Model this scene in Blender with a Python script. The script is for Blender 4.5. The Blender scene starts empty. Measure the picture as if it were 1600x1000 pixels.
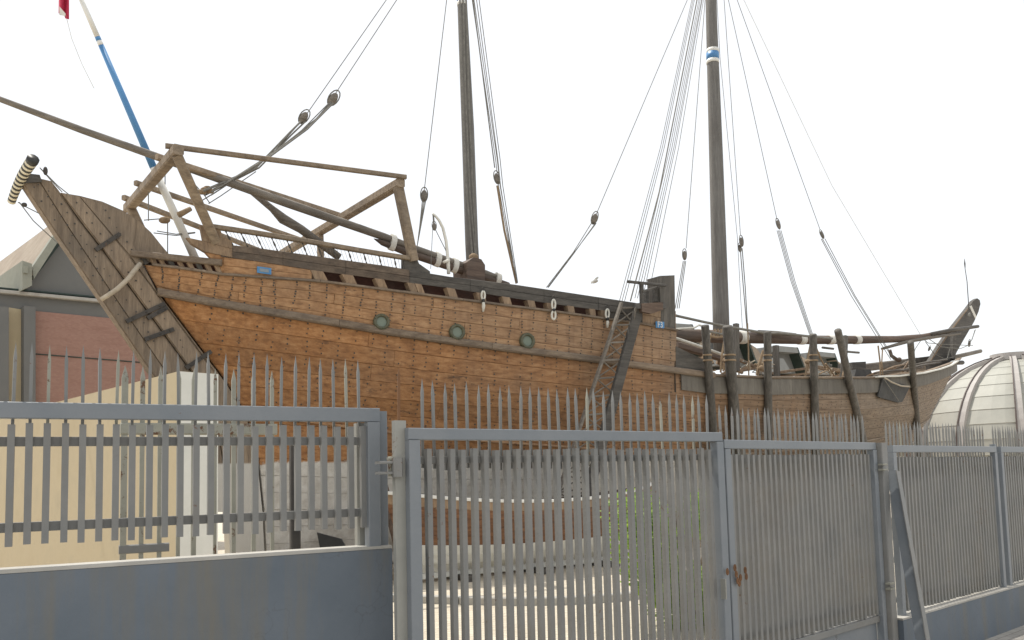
import bpy, bmesh, math, random
from mathutils import Vector, Matrix
random.seed(7)
rnd = random.random
def uni(a, b): return a + (b - a) * random.random()
scene = bpy.context.scene
C = scene.collection

# ------------------------------------------------------------------ camera
EYE = Vector((0, 0, 2.0)); F = 1300.0; CX, CY = 800.0, 640.0
PITCH = math.atan(105 / F); ROLL = 0.025
_r0 = Vector((1, 0, 0)); _f = Vector((0, math.cos(PITCH), math.sin(PITCH))); _u0 = Vector((0, -math.sin(PITCH), math.cos(PITCH)))
_r = _r0 * math.cos(ROLL) - _u0 * math.sin(ROLL); _u = _u0 * math.cos(ROLL) + _r0 * math.sin(ROLL)
cam = bpy.data.cameras.new('camera'); camo = bpy.data.objects.new('camera', cam); C.objects.link(camo)
cam.sensor_fit = 'HORIZONTAL'; cam.sensor_width = 36; cam.lens = 36 * F / 1600; cam.shift_y = 140 / 1600
cam.clip_start = 0.05; cam.clip_end = 3000
camo.matrix_world = Matrix(((_r.x, _u.x, -_f.x, EYE.x), (_r.y, _u.y, -_f.y, EYE.y), (_r.z, _u.z, -_f.z, EYE.z), (0, 0, 0, 1)))
scene.camera = camo

# ------------------------------------------------------------------ light
SUN = Vector((-0.33, 0.25, 0.91)).normalized()
elev = math.asin(SUN.z); azim = math.atan2(SUN.x, SUN.y)
world = bpy.data.worlds.new('World'); scene.world = world; world.use_nodes = True
wn = world.node_tree.nodes; wl = world.node_tree.links; wn.clear()
sky = wn.new('ShaderNodeTexSky'); sky.sky_type = 'NISHITA'; sky.sun_disc = False
sky.sun_elevation = elev; sky.sun_rotation = azim; sky.dust_density = 1.5; sky.air_density = 1.0; sky.ozone_density = 1.0
hs = wn.new('ShaderNodeMix'); hs.data_type = 'RGBA'; hs.inputs[0].default_value = 0.72     # thick bright haze veils the whole sky evenly
hs.inputs[7].default_value = (10.6, 10.6, 10.5, 1)
bg = wn.new('ShaderNodeBackground'); bg.inputs['Strength'].default_value = 0.12
wo = wn.new('ShaderNodeOutputWorld')
wl.new(sky.outputs[0], hs.inputs[6]); wl.new(hs.outputs[2], bg.inputs['Color']); wl.new(bg.outputs[0], wo.inputs[0])
sl = bpy.data.lights.new('sun', 'SUN'); sl.energy = 4.0; sl.angle = math.radians(0.6); sl.color = (1, 0.95, 0.86)
so = bpy.data.objects.new('sun', sl); C.objects.link(so)
so.rotation_euler = (-SUN).to_track_quat('-Z', 'Y').to_euler(); so.location = (0, 0, 40)
scene.view_settings.view_transform = 'Standard'; scene.view_settings.look = 'None'
scene.view_settings.exposure = 0.05; scene.view_settings.gamma = 1.0
scene.view_settings.use_curve_mapping = False

# ------------------------------------------------------------------ projection helpers
def ray(px, py): return (_r * ((px - CX) / F) + _u * ((CY - py) / F) + _f)
def proj(p):
    q = Vector(p) - EYE; z = q.dot(_f)
    return CX + F * q.dot(_r) / z, CY - F * q.dot(_u) / z
def at(px, py, Y):
    d = ray(px, py); return EYE + d * (Y / d.y)
def on_z(px, py, z):
    d = ray(px, py); return EYE + d * ((z - EYE.z) / d.z)
def on_v(px, py, p0, n):          # vertical plane through p0 with horizontal normal n
    d = ray(px, py); return EYE + d * ((Vector(p0) - EYE).dot(n) / d.dot(n))
def lerp(a, b, t): return a + (b - a) * t
def interp(tab, x):
    if x <= tab[0][0]:
        (x0, y0), (x1, y1) = tab[0], tab[1]
        return y0 + (y1 - y0) * (x - x0) / (x1 - x0)
    for (x0, y0), (x1, y1) in zip(tab, tab[1:]):
        if x <= x1: return y0 + (y1 - y0) * (x - x0) / (x1 - x0)
    (x0, y0), (x1, y1) = tab[-2], tab[-1]
    return y0 + (y1 - y0) * (x - x0) / (x1 - x0)

# ------------------------------------------------------------------ materials
def N(nt, t, **kw):
    n = nt.nodes.new(t)
    for k, v in kw.items():
        if k in n.inputs.keys(): n.inputs[k].default_value = v
        else: setattr(n, k, v)
    return n
def base_mat(name, rough=0.7):
    m = bpy.data.materials.new(name); m.use_nodes = True
    nt = m.node_tree; b = nt.nodes['Principled BSDF']; b.inputs['Roughness'].default_value = rough
    return m, nt, b
def ramp(nt, src, stops):
    r = nt.nodes.new('ShaderNodeValToRGB'); nt.links.new(src, r.inputs[0])
    e = r.color_ramp.elements
    while len(e) < len(stops): e.new(0.5)
    for i, (p, c) in enumerate(stops): e[i].position = p; e[i].color = (*c, 1) if len(c) == 3 else c
    return r.outputs[0]
def mixc(nt, fac, a, b, mode='MIX'):
    m = nt.nodes.new('ShaderNodeMix'); m.data_type = 'RGBA'; m.blend_type = mode
    for k, v in (('Factor', fac), ('A', a), ('B', b)):
        s = [i for i in m.inputs if i.name == k and (i.type == 'RGBA' or (k == 'Factor' and i.type == 'VALUE'))][0]
        if hasattr(v, 'is_output') or isinstance(v, bpy.types.NodeSocket): nt.links.new(v, s)
        else: s.default_value = v if k == 'Factor' else (*v, 1)
    return [o for o in m.outputs if o.type == 'RGBA'][0]
def math_(nt, op, a, b=None, clamp=False):
    m = nt.nodes.new('ShaderNodeMath'); m.operation = op; m.use_clamp = clamp
    for i, v in enumerate((a, b)):
        if v is None: continue
        if isinstance(v, bpy.types.NodeSocket): nt.links.new(v, m.inputs[i])
        else: m.inputs[i].default_value = v
    return m.outputs[0]
def pos(nt): return nt.nodes.new('ShaderNodeNewGeometry').outputs['Position']
def mapping(nt, src, rot=(0, 0, 0), scale=(1, 1, 1)):
    m = nt.nodes.new('ShaderNodeMapping'); m.vector_type = 'POINT'
    nt.links.new(src, m.inputs[0]); m.inputs['Rotation'].default_value = rot; m.inputs['Scale'].default_value = scale
    return m.outputs[0]
def noise(nt, vec, scale, detail=4, rough=0.6):
    n = N(nt, 'ShaderNodeTexNoise', Scale=scale, Detail=detail, Roughness=rough)
    nt.links.new(vec, n.inputs['Vector']); return n.outputs[0]
def bump(nt, b, h, s=0.3, d=0.02):
    n = N(nt, 'ShaderNodeBump', Strength=s, Distance=d); nt.links.new(h, n.inputs['Height']); nt.links.new(n.outputs[0], b.inputs['Normal'])

SHIP_A = math.radians(37)
def wood(name, cols, rotz=-SHIP_A, sc=(0.35, 5, 5), rough=0.75, var=0.35, hull=False, grain=1.0, fwd=((0.14, 0.10, 0.068), (0.235, 0.172, 0.117), (0.335, 0.258, 0.18))):
    """weathered timber; grain runs along the stretched axis, each object gets its own tone"""
    m, nt, b = base_mat(name, rough)
    p = pos(nt)
    oi = nt.nodes.new('ShaderNodeObjectInfo')
    add = nt.nodes.new('ShaderNodeVectorMath'); add.operation = 'ADD'
    cmb = nt.nodes.new('ShaderNodeCombineXYZ'); nt.links.new(math_(nt, 'MULTIPLY', oi.outputs['Random'], 37.0), cmb.inputs[2])
    nt.links.new(p, add.inputs[0]); nt.links.new(cmb.outputs[0], add.inputs[1])
    v = mapping(nt, add.outputs[0], (0, 0, rotz)); v = mapping(nt, v, (0, 0, 0), sc)
    g1 = noise(nt, v, 2.6, 6, 0.65); g2 = noise(nt, v, 11.0, 4, 0.7)
    blot = noise(nt, p, 0.9, 4, 0.6)
    c = ramp(nt, g1, [(0.25, cols[0]), (0.5, cols[1]), (0.78, cols[2])])
    c = mixc(nt, 0.35 * grain, c, ramp(nt, g2, [(0.35, (0.25, 0.22, 0.2)), (0.6, (1, 1, 1))]), 'MULTIPLY')
    tone = math_(nt, 'ADD', math_(nt, 'MULTIPLY', oi.outputs['Random'], var), 1.0 - var * 0.55)
    tn = nt.nodes.new('ShaderNodeCombineXYZ')
    for i in range(3): nt.links.new(tone, tn.inputs[i])
    c = mixc(nt, 1.0, c, tn.outputs[0], 'MULTIPLY')
    if hull:
        # oiled orange timber aft, greyer sun-bleached timber forward, white limed bottom below the waterline
        sx = mapping(nt, p, (0, 0, rotz)); sep = nt.nodes.new('ShaderNodeSeparateXYZ'); nt.links.new(sx, sep.inputs[0])
        fw = nt.nodes.new('ShaderNodeMapRange'); nt.links.new(sep.outputs[0], fw.inputs[0])
        fw.inputs[1].default_value = 3.5; fw.inputs[2].default_value = 18.0
        fwn = math_(nt, 'ADD', fw.outputs[0], math_(nt, 'MULTIPLY', math_(nt, 'SUBTRACT', blot, 0.5), 0.7), True)
        grey = ramp(nt, g1, [(0.25, fwd[0]), (0.5, fwd[1]), (0.78, fwd[2])])
        c = mixc(nt, math_(nt, 'MULTIPLY', fwn, 0.9), c, grey)
        f2 = nt.nodes.new('ShaderNodeMapRange'); nt.links.new(sep.outputs[0], f2.inputs[0]); f2.inputs[1].default_value = 15.0; f2.inputs[2].default_value = 24.0
        f2n = math_(nt, 'ADD', f2.outputs[0], math_(nt, 'MULTIPLY', math_(nt, 'SUBTRACT', blot, 0.5), 0.6), True)
        c = mixc(nt, math_(nt, 'MULTIPLY', f2n, 0.85), c, ramp(nt, g1, [(0.25, (0.125, 0.10, 0.074)), (0.5, (0.21, 0.168, 0.125)), (0.78, (0.31, 0.255, 0.195))]))
        # rot and rust patches with ragged outline
        st = noise(nt, mapping(nt, v, (0, 0, 0), (1.6, 1, 1)), 0.8, 8, 0.75)
        c = mixc(nt, ramp(nt, st, [(0.60, (0, 0, 0)), (0.67, (0.75, 0.75, 0.75))]), c, (0.07, 0.035, 0.02))
        # streaks running down from the fastenings
        sv = mapping(nt, p, (0, 0, rotz)); sv = mapping(nt, sv, (0, 0, 0), (9, 9, 0.5))
        c = mixc(nt, ramp(nt, noise(nt, sv, 1.0, 3, 0.6), [(0.50, (0, 0, 0)), (0.75, (0.28, 0.28, 0.28))]), c, (0.13, 0.06, 0.03))
        z = nt.nodes.new('ShaderNodeSeparateXYZ'); nt.links.new(p, z.inputs[0])
        zz = math_(nt, 'ADD', z.outputs[2], math_(nt, 'MULTIPLY', math_(nt, 'SUBTRACT', noise(nt, p, 6, 5), 0.5), 0.18))
        wl_ = nt.nodes.new('ShaderNodeMapRange'); nt.links.new(zz, wl_.inputs[0])
        wl_.inputs[1].default_value = 2.42; wl_.inputs[2].default_value = 2.38
        lime = ramp(nt, noise(nt, p, 3.5, 6, 0.7), [(0.3, (0.42, 0.39, 0.34)), (0.6, (0.66, 0.64, 0.59))])
        c = mixc(nt, wl_.outputs[0], c, lime)
    else:
        if 'rudder' in name:
            z = nt.nodes.new('ShaderNodeSeparateXYZ'); nt.links.new(p, z.inputs[0])
            lm = nt.nodes.new('ShaderNodeMapRange'); nt.links.new(z.outputs[2], lm.inputs[0]); lm.inputs[1].default_value = 2.42; lm.inputs[2].default_value = 2.38
        c = mixc(nt, ramp(nt, blot, [(0.45, (0, 0, 0)), (0.75, (0.5, 0.5, 0.5))]), c, (0.09, 0.08, 0.07))
    if 'rudder' in name: c = mixc(nt, lm.outputs[0], c, (0.56, 0.54, 0.49))
    nt.links.new(c, b.inputs['Base Color'])
    bump(nt, b, g2, 0.2 if hull else 0.35, 0.015)
    return m

def paint(name, c1, c2, rough=0.5, rust=0.0, stain=0.0, nscale=3.0, spotscale=24, vert=False, bmp=0.15):
    m, nt, b = base_mat(name, rough); p = pos(nt)
    c = ramp(nt, noise(nt, p, nscale, 6, 0.65), [(0.3, c1), (0.7, c2)])
    if vert:   # dirt runs down the face
        sv = mapping(nt, p, (0, 0, 0), (5, 5, 0.35))
        c = mixc(nt, ramp(nt, noise(nt, sv, 1.0, 5, 0.7), [(0.48, (0, 0, 0)), (0.72, (stain, stain, stain))]), c, (0.17, 0.15, 0.11))
        cr = N(nt, 'ShaderNodeTexVoronoi', Scale=1.3, feature='DISTANCE_TO_EDGE')
        wv = nt.nodes.new('ShaderNodeVectorMath'); wv.operation = 'ADD'; nt.links.new(p, wv.inputs[0])
        nn = N(nt, 'ShaderNodeTexNoise', Scale=3.0, Detail=5); nt.links.new(p, nn.inputs['Vector'])
        nt.links.new(nn.outputs['Color'], wv.inputs[1]); nt.links.new(wv.outputs[0], cr.inputs['Vector'])
        gate = ramp(nt, noise(nt, p, 0.8, 2), [(0.50, (0, 0, 0)), (0.58, (1, 1, 1))])
        crk = ramp(nt, cr.outputs['Distance'], [(0.0, (0.35, 0.35, 0.35)), (0.009, (0, 0, 0))])
        c = mixc(nt, mixc(nt, 1.0, crk, gate, 'MULTIPLY'), c, (0.08, 0.08, 0.08))
    elif stain:
        c = mixc(nt, ramp(nt, noise(nt, p, 1.2, 6, 0.7), [(0.5, (0, 0, 0)), (0.75, (stain, stain, stain))]), c, (0.16, 0.13, 0.09))
    if rust:
        sp = noise(nt, p, spotscale, 5, 0.75); big = noise(nt, p, 2.2, 3)
        f = math_(nt, 'ADD', sp, math_(nt, 'MULTIPLY', math_(nt, 'SUBTRACT', big, 0.5), 0.5))
        c = mixc(nt, ramp(nt, f, [(0.74 - rust * 0.25, (0, 0, 0)), (0.80 - rust * 0.25, (1, 1, 1))]), c, (0.12, 0.06, 0.03))
    nt.links.new(c, b.inputs['Base Color'])
    bump(nt, b, noise(nt, p, 40, 4), bmp, 0.01)
    return m

M = {}
M['hull'] = wood('hull_timber', [(0.23, 0.112, 0.047), (0.445, 0.235, 0.104), (0.62, 0.375, 0.19)], hull=True, var=0.34, grain=.6)
M['rail'] = wood('weathered_rail_timber', [(0.12, 0.085, 0.06), (0.22, 0.165, 0.115), (0.33, 0.26, 0.19)])
M['dark'] = wood('tarred_dark_timber', [(0.04, 0.037, 0.033), (0.082, 0.075, 0.066), (0.15, 0.138, 0.12)])
M['darkz'] = wood('tarred_upright_timber', [(0.05, 0.046, 0.04), (0.115, 0.105, 0.09), (0.21, 0.19, 0.165)], sc=(5, 5, 0.35))
M['frame'] = wood('frame_timber', [(0.17, 0.11, 0.07), (0.29, 0.20, 0.125), (0.40, 0.29, 0.19)], sc=(5, 5, 0.5))
M['awning'] = wood('awning_frame_timber', [(0.16, 0.122, 0.085), (0.30, 0.23, 0.16), (0.43, 0.35, 0.25)], sc=(1.2, 4, 2.5))
M['post'] = wood('rudder_timber', [(0.15, 0.112, 0.078), (0.27, 0.205, 0.142), (0.39, 0.30, 0.21)], rotz=0, sc=(1, 1, 1), grain=1)
M['mast'] = wood('mast_timber', [(0.125, 0.118, 0.108), (0.20, 0.19, 0.175), (0.27, 0.26, 0.24)], sc=(7, 7, 0.25))  # greys lightened, veiling lens glare put into the timber colour
M['spar'] = wood('spar_timber', [(0.05, 0.035, 0.028), (0.12, 0.08, 0.058), (0.21, 0.15, 0.11)])
M['spargrey'] = wood('grey_spar_timber', [(0.10, 0.087, 0.07), (0.18, 0.158, 0.132), (0.28, 0.25, 0.21)])
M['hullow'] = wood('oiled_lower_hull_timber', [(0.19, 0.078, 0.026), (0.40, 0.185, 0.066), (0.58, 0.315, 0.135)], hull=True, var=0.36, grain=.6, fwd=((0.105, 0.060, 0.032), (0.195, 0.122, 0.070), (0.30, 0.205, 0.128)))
M['bulwark'] = wood('weathered_brown_bulwark', [(0.065, 0.048, 0.036), (0.135, 0.10, 0.073), (0.22, 0.17, 0.125)])
M['sheer'] = wood('grey_streaked_sheer_timber', [(0.11, 0.10, 0.082), (0.165, 0.15, 0.125), (0.22, 0.20, 0.168)], sc=(4, 4, 0.5), grain=.6)
M['boat'] = wood('boat_timber', [(0.08, 0.038, 0.020), (0.17, 0.08, 0.038), (0.27, 0.14, 0.068)])
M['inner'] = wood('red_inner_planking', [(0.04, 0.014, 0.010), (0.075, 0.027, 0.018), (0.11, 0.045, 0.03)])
# grain of the rudder runs along its rake
nt = M['post'].node_tree
for nd in nt.nodes:
    if nd.type == 'MAPPING' and tuple(nd.inputs['Scale'].default_value) == (1, 1, 1) and nd.inputs['Vector'].is_linked and nd.inputs['Vector'].links[0].from_node.type == 'MAPPING':
        nd.inputs['Rotation'].default_value = (0, math.radians(-52), 0); nd.inputs['Scale'].default_value = (4.5, 4.5, 0.4)
    elif nd.type == 'MAPPING' and nd.inputs['Rotation'].default_value[2] == 0 and nd.inputs['Vector'].links[0].from_node.type == 'VECT_MATH':
        nd.inputs['Rotation'].default_value = (0, 0, -SHIP_A)
M['paint'] = paint('grey_fence_paint', (0.165, 0.168, 0.165), (0.215, 0.212, 0.20), 0.45, rust=0.26, stain=0.35)
M['paintblue'] = paint('blue_grey_frame_paint', (0.165, 0.185, 0.205), (0.205, 0.22, 0.235), 0.4, rust=0.06)
M['paintlight'] = paint('light_post_paint', (0.25, 0.25, 0.225), (0.31, 0.305, 0.275), 0.5, rust=0.10)
M['rusty'] = paint('rusty_old_paint', (0.24, 0.24, 0.20), (0.34, 0.33, 0.27), 0.7, rust=0.55, spotscale=9)
M['rust'] = paint('rust', (0.10, 0.05, 0.025), (0.22, 0.11, 0.05), 0.85)
M['iron'] = paint('old_iron', (0.03, 0.028, 0.026), (0.075, 0.065, 0.055), 0.7, rust=0.3)
M['wall'] = paint('blue_grey_wall_paint', (0.10, 0.124, 0.150), (0.132, 0.155, 0.182), 0.7, stain=0.7, nscale=1.6, vert=True)
M['cream'] = paint('cream_plaster', (0.44, 0.36, 0.23), (0.51, 0.43, 0.285), 0.85, stain=0.3, nscale=1.2)
M['whiteend'] = paint('pale_plaster', (0.62, 0.62, 0.57), (0.70, 0.69, 0.64), 0.85, stain=0.1)
M['bgrey'] = paint('grey_render', (0.135, 0.137, 0.133), (0.16, 0.16, 0.152), 0.85, stain=0.1, nscale=0.8)
M['hoodgrey'] = paint('pale_grey_render', (0.20, 0.205, 0.20), (0.25, 0.255, 0.245), 0.8)
M['blight'] = paint('pale_fascia', (0.25, 0.26, 0.215), (0.30, 0.305, 0.255), 0.8, stain=0.2)
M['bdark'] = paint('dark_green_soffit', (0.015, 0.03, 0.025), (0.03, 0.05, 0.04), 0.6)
M['roofpink'] = paint('pinkish_roof_screed', (0.27, 0.215, 0.165), (0.37, 0.315, 0.25), 0.9, stain=0.5, nscale=1.5)
M['concrete'] = paint('concrete', (0.34, 0.33, 0.30), (0.46, 0.44, 0.40), 0.9, stain=0.3)
M['white'] = paint('white_paint', (0.66, 0.65, 0.60), (0.76, 0.75, 0.70), 0.5, stain=0.12)
M['blue'] = paint('blue_paint', (0.06, 0.20, 0.42), (0.09, 0.27, 0.52), 0.45)
M['whiteband'] = paint('white_canvas', (0.58, 0.56, 0.50), (0.70, 0.68, 0.62), 0.9, stain=0.15, nscale=8)
M['black'] = paint('black_paint', (0.015, 0.015, 0.015), (0.03, 0.03, 0.028), 0.5)
M['tarp'] = paint('dark_canvas', (0.04, 0.04, 0.04), (0.085, 0.083, 0.078), 0.9, bmp=0.6)
M['bronze'] = paint('green_bronze', (0.06, 0.065, 0.038), (0.115, 0.115, 0.07), 0.5, rust=0.3)
M['portglass'] = paint('porthole_glass', (0.13, 0.165, 0.125), (0.18, 0.215, 0.165), 0.3)
M['rope'] = paint('grey_rope', (0.14, 0.135, 0.12), (0.24, 0.23, 0.205), 0.95, nscale=9)  # rope grey raised too, the hazy glare is in the colour
M['ropetan'] = paint('tan_rope', (0.20, 0.14, 0.085), (0.34, 0.25, 0.16), 0.95, nscale=9)
M['ropewhite'] = paint('white_rope', (0.55, 0.54, 0.48), (0.68, 0.66, 0.60), 0.95, nscale=9)
M['ropecream'] = paint('old_hawser', (0.34, 0.29, 0.22), (0.50, 0.44, 0.35), 0.95, nscale=9)
M['dome'] = paint('cream_dome_cladding', (0.33, 0.328, 0.29), (0.385, 0.382, 0.335), 0.6, stain=0.08, nscale=0.8)
M['domerib'] = paint('pinkish_dome_rib', (0.36, 0.335, 0.315), (0.42, 0.395, 0.37), 0.6)
M['domedark'] = paint('brown_rib_edge', (0.07, 0.05, 0.045), (0.10, 0.075, 0.065), 0.6)
M['red'] = paint('red_flag_cloth', (0.42, 0.02, 0.06), (0.50, 0.03, 0.08), 0.9)
M['gravel'] = paint('gravel', (0.20, 0.16, 0.11), (0.52, 0.42, 0.30), 0.95, nscale=18, bmp=1.0)
M['sand'] = paint('sandy_ground', (0.46, 0.41, 0.33), (0.58, 0.52, 0.43), 0.95, stain=0.2, nscale=0.9)

def paver_mat(name, c1, c2, mortar, scale, bw=0.5, bh=0.25, rot=0):
    m, nt, b = base_mat(name, 0.9); p = pos(nt)
    br = N(nt, 'ShaderNodeTexBrick', Scale=scale); nt.links.new(mapping(nt, p, (0, 0, rot)), br.inputs['Vector'])
    br.inputs['Color1'].default_value = (*c1, 1); br.inputs['Color2'].default_value = (*c2, 1); br.inputs['Mortar'].default_value = (*mortar, 1)
    br.inputs['Mortar Size'].default_value = 0.012; br.inputs['Brick Width'].default_value = bw; br.inputs['Row Height'].default_value = bh
    c = mixc(nt, 0.5, br.outputs[0], ramp(nt, noise(nt, p, 1.5, 6, 0.7), [(0.3, (0.6, 0.57, 0.52)), (0.7, (1, 1, 1))]), 'MULTIPLY')
    nt.links.new(c, b.inputs['Base Color']); bump(nt, b, noise(nt, p, 30, 4), 0.3, 0.01)
    return m
M['paving'] = paver_mat('beige_paving', (0.56, 0.50, 0.40), (0.62, 0.56, 0.45), (0.36, 0.32, 0.26), 2.0, rot=0.6)
M['sidewalk'] = paver_mat('pavement_slabs', (0.36, 0.34, 0.31), (0.43, 0.41, 0.37), (0.18, 0.17, 0.16), 2.5, rot=-0.7)
m, nt, b = base_mat('pink_brick', 0.85); p = pos(nt)
vv = mapping(nt, p, (0, 0, math.radians(-45))); vv = mapping(nt, vv, (math.radians(90), 0, 0))
br = N(nt, 'ShaderNodeTexBrick', Scale=6.0); nt.links.new(vv, br.inputs['Vector'])
br.inputs['Color1'].default_value = (0.31, 0.175, 0.135, 1); br.inputs['Color2'].default_value = (0.35, 0.205, 0.16, 1); br.inputs['Mortar'].default_value = (0.30, 0.19, 0.15, 1)
br.inputs['Mortar Size'].default_value = 0.02
c = mixc(nt, ramp(nt, noise(nt, mapping(nt, vv, (0, 0, 0), (0.6, 3, 1)), 1.6, 5), [(0.5, (0, 0, 0)), (0.72, (0.5, 0.5, 0.5))]), br.outputs[0], (0.24,0.125,0.095))
nt.links.new(c, b.inputs['Base Color']); bump(nt, b, br.outputs[1], 0.3, 0.01); M['brick'] = m
# leaves
m, nt, b = base_mat('leaf', 0.5); oi = nt.nodes.new('ShaderNodeNewGeometry')
nt.links.new(ramp(nt, oi.outputs['Random Per Island'], [(0.0, (0.06, 0.13, 0.014)), (0.6, (0.17, 0.29, 0.03)), (1.0, (0.30, 0.42, 0.06))]), b.inputs['Base Color'])
tr = nt.nodes.new('ShaderNodeBsdfTranslucent'); tr.inputs[0].default_value = (0.42, 0.62, 0.06, 1)
ms = nt.nodes.new('ShaderNodeMixShader'); ms.inputs[0].default_value = 0.45
nt.links.new(b.outputs[0], ms.inputs[1]); nt.links.new(tr.outputs[0], ms.inputs[2]); nt.links.new(ms.outputs[0], nt.nodes['Material Output'].inputs[0]); M['leaf'] = m
# black and cream striped yoke
m, nt, b = base_mat('striped_yoke_paint', 0.5)
M['stripeblack'] = paint('yoke_black', (0.02, 0.02, 0.018), (0.04, 0.04, 0.035), 0.5)
M['stripecream'] = paint('yoke_cream', (0.60, 0.55, 0.40), (0.70, 0.65, 0.50), 0.5)

# ------------------------------------------------------------------ object helpers
def wloc(o):
    v = Vector((0, 0, 0))
    while o is not None: v += Vector(o.location); o = o.parent
    return v
def link(name, me, mat, parent=None, loc=(0, 0, 0), rot=None):
    o = bpy.data.objects.new(name, me); C.objects.link(o)
    if mat is not None and len(me.materials) == 0: me.materials.append(mat)
    if parent is not None: o.parent = parent
    o.location = loc
    if rot is not None: o.rotation_euler = rot
    return o
def mk(name, verts, faces, mat, parent=None, smooth=False, origin=None):
    """mesh given in world coordinates; stored relative to its parent"""
    base = wloc(parent)
    og = Vector(origin) if origin is not None else (base if parent is not None else sum((Vector(v) for v in verts), Vector()) / max(1, len(verts)))
    me = bpy.data.meshes.new(name); me.from_pydata([tuple(Vector(v) - og) for v in verts], [], faces); me.update()
    if smooth:
        for p in me.polygons: p.use_smooth = True
    return link(name, me, mat, parent, og - base)
def thing(name, label, cat, loc, group=None):
    o = bpy.data.objects.new(name, None); C.objects.link(o); o.location = loc; o.empty_display_size = 0.3
    return tag(o, label, cat, group)
def tag(o, label, cat, group=None):
    o['label'] = label; o['category'] = cat
    if group: o['group'] = group
    return o
def struct(o): o['kind'] = 'structure'; return o

class G:                                      # geometry collector
    def __init__(s): s.v = []; s.f = []
    def add(s, vs, fs):
        n = len(s.v); s.v += [Vector(v) for v in vs]; s.f += [tuple(i + n for i in f) for f in fs]; return s
    def beam(s, p, q, w, h, up=(0, 0, 1), ch=0.14, taper=1.0):
        """squared timber with chamfered edges from p to q; w sideways, h along up"""
        p = Vector(p); q = Vector(q); ax = (q - p).normalized(); up = Vector(up)
        sd = ax.cross(up)
        if sd.length < 1e-3: sd = ax.cross(Vector((1, 0, 0)))
        sd.normalize(); u2 = sd.cross(ax).normalized()
        c = min(w, h) * ch; vs = []
        for e, k in ((p, 1.0), (q, taper)):
            a, b_ = w / 2 * k, h / 2 * k; cc = c * k
            for x, y in ((-a + cc, -b_), (a - cc, -b_), (a, -b_ + cc), (a, b_ - cc), (a - cc, b_), (-a + cc, b_), (-a, b_ - cc), (-a, -b_ + cc)):
                vs.append(e + sd * x + u2 * y)
        fs = [(i, (i + 1) % 8, 8 + (i + 1) % 8, 8 + i) for i in range(8)] + [tuple(range(7, -1, -1)), tuple(range(8, 16))]
        return s.add(vs, fs)
    def tube(s, pts, r, n=8, cap=True):
        pts = [Vector(p) for p in pts]; rs = r if isinstance(r, (list, tuple)) else [r] * len(pts)
        ref = None; vs = []
        for i, p in enumerate(pts):
            t = (pts[min(i + 1, len(pts) - 1)] - pts[max(i - 1, 0)]).normalized()
            if ref is None: ref = Vector((0, 0, 1)) if abs(t.z) < 0.9 else Vector((1, 0, 0))
            a = t.cross(ref).normalized(); b_ = a.cross(t).normalized(); ref = b_
            for k in range(n):
                an = 2 * math.pi * k / n; vs.append(p + (a * math.cos(an) + b_ * math.sin(an)) * rs[i])
        fs = []
        for i in range(len(pts) - 1):
            for k in range(n): fs.append((i * n + k, i * n + (k + 1) % n, (i + 1) * n + (k + 1) % n, (i + 1) * n + k))
        if cap: fs += [tuple(range(n - 1, -1, -1)), tuple((len(pts) - 1) * n + k for k in range(n))]
        return s.add(vs, fs)
    def slab(s, poly, off):
        """polygon (world points) extruded by vector off"""
        n = len(poly); poly = [Vector(p) for p in poly]; off = Vector(off)
        return s.add(poly + [p + off for p in poly], [tuple(range(n)), tuple(range(2 * n - 1, n - 1, -1))] + [(i, n + i, n + (i + 1) % n, (i + 1) % n) for i in range(n)])
    def box(s, lo, hi):
        x0, y0, z0 = lo; x1, y1, z1 = hi
        return s.slab([(x0, y0, z0), (x1, y0, z0), (x1, y1, z0), (x0, y1, z0)], (0, 0, z1 - z0))
    def ball(s, c, r, n=8, m=6, ax=None):
        """ellipsoid: r = (rx, ry, rz), ax = 3x3 matrix"""
        c = Vector(c); vs = []; A = ax or Matrix.Identity(3)
        for i in range(m + 1):
            t = math.pi * i / m
            for k in range(n):
                a = 2 * math.pi * k / n
                vs.append(c + A @ Vector((r[0] * math.sin(t) * math.cos(a), r[1] * math.sin(t) * math.sin(a), r[2] * math.cos(t))))
        fs = [(i * n + k, i * n + (k + 1) % n, (i + 1) * n + (k + 1) % n, (i + 1) * n + k) for i in range(m) for k in range(n)]
        return s.add(vs, fs)
    def build(s, name, mat, parent=None, smooth=False, origin=None):
        o = mk(name, s.v, s.f, mat, parent, smooth, origin)
        bm = bmesh.new(); bm.from_mesh(o.data); bmesh.ops.recalc_face_normals(bm, faces=bm.faces); bm.to_mesh(o.data); bm.free()
        return o
def beam(name, p, q, w, h, mat, parent, up=(0, 0, 1), **k): return G().beam(p, q, w, h, up, **k).build(name, mat, parent)
def tube(name, pts, r, mat, parent, n=8): return G().tube(pts, r, n).build(name, mat, parent, smooth=(n > 6))

# ------------------------------------------------------------------ ground
g = G(); R = 900
gr = mk('ground', [(-R, -60, -0.004), (R, -60, -0.004), (R, 1600, -0.004), (-R, 1600, -0.004)], [(0, 1, 2, 3)], M['sand']); struct(gr)

# fence lines (world x, y)
LF0 = Vector((-2.61, 4.25, 0)); LFD = Vector((0.879, 0.476, 0)).normalized()
G10 = Vector((-0.648, 4.886, 0)); G1D = Vector((0.819, 0.573, 0)).normalized()
G20 = Vector((1.575, 6.445, 0)); G2D = Vector((0.742, 0.670, 0)).normalized()
RF0 = Vector((3.72, 8.35, 0)); RFD = Vector((0.758, 0.652, 0)).normalized()
def nrm(d): return Vector((d.y, -d.x, 0))           # towards the camera side
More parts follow.
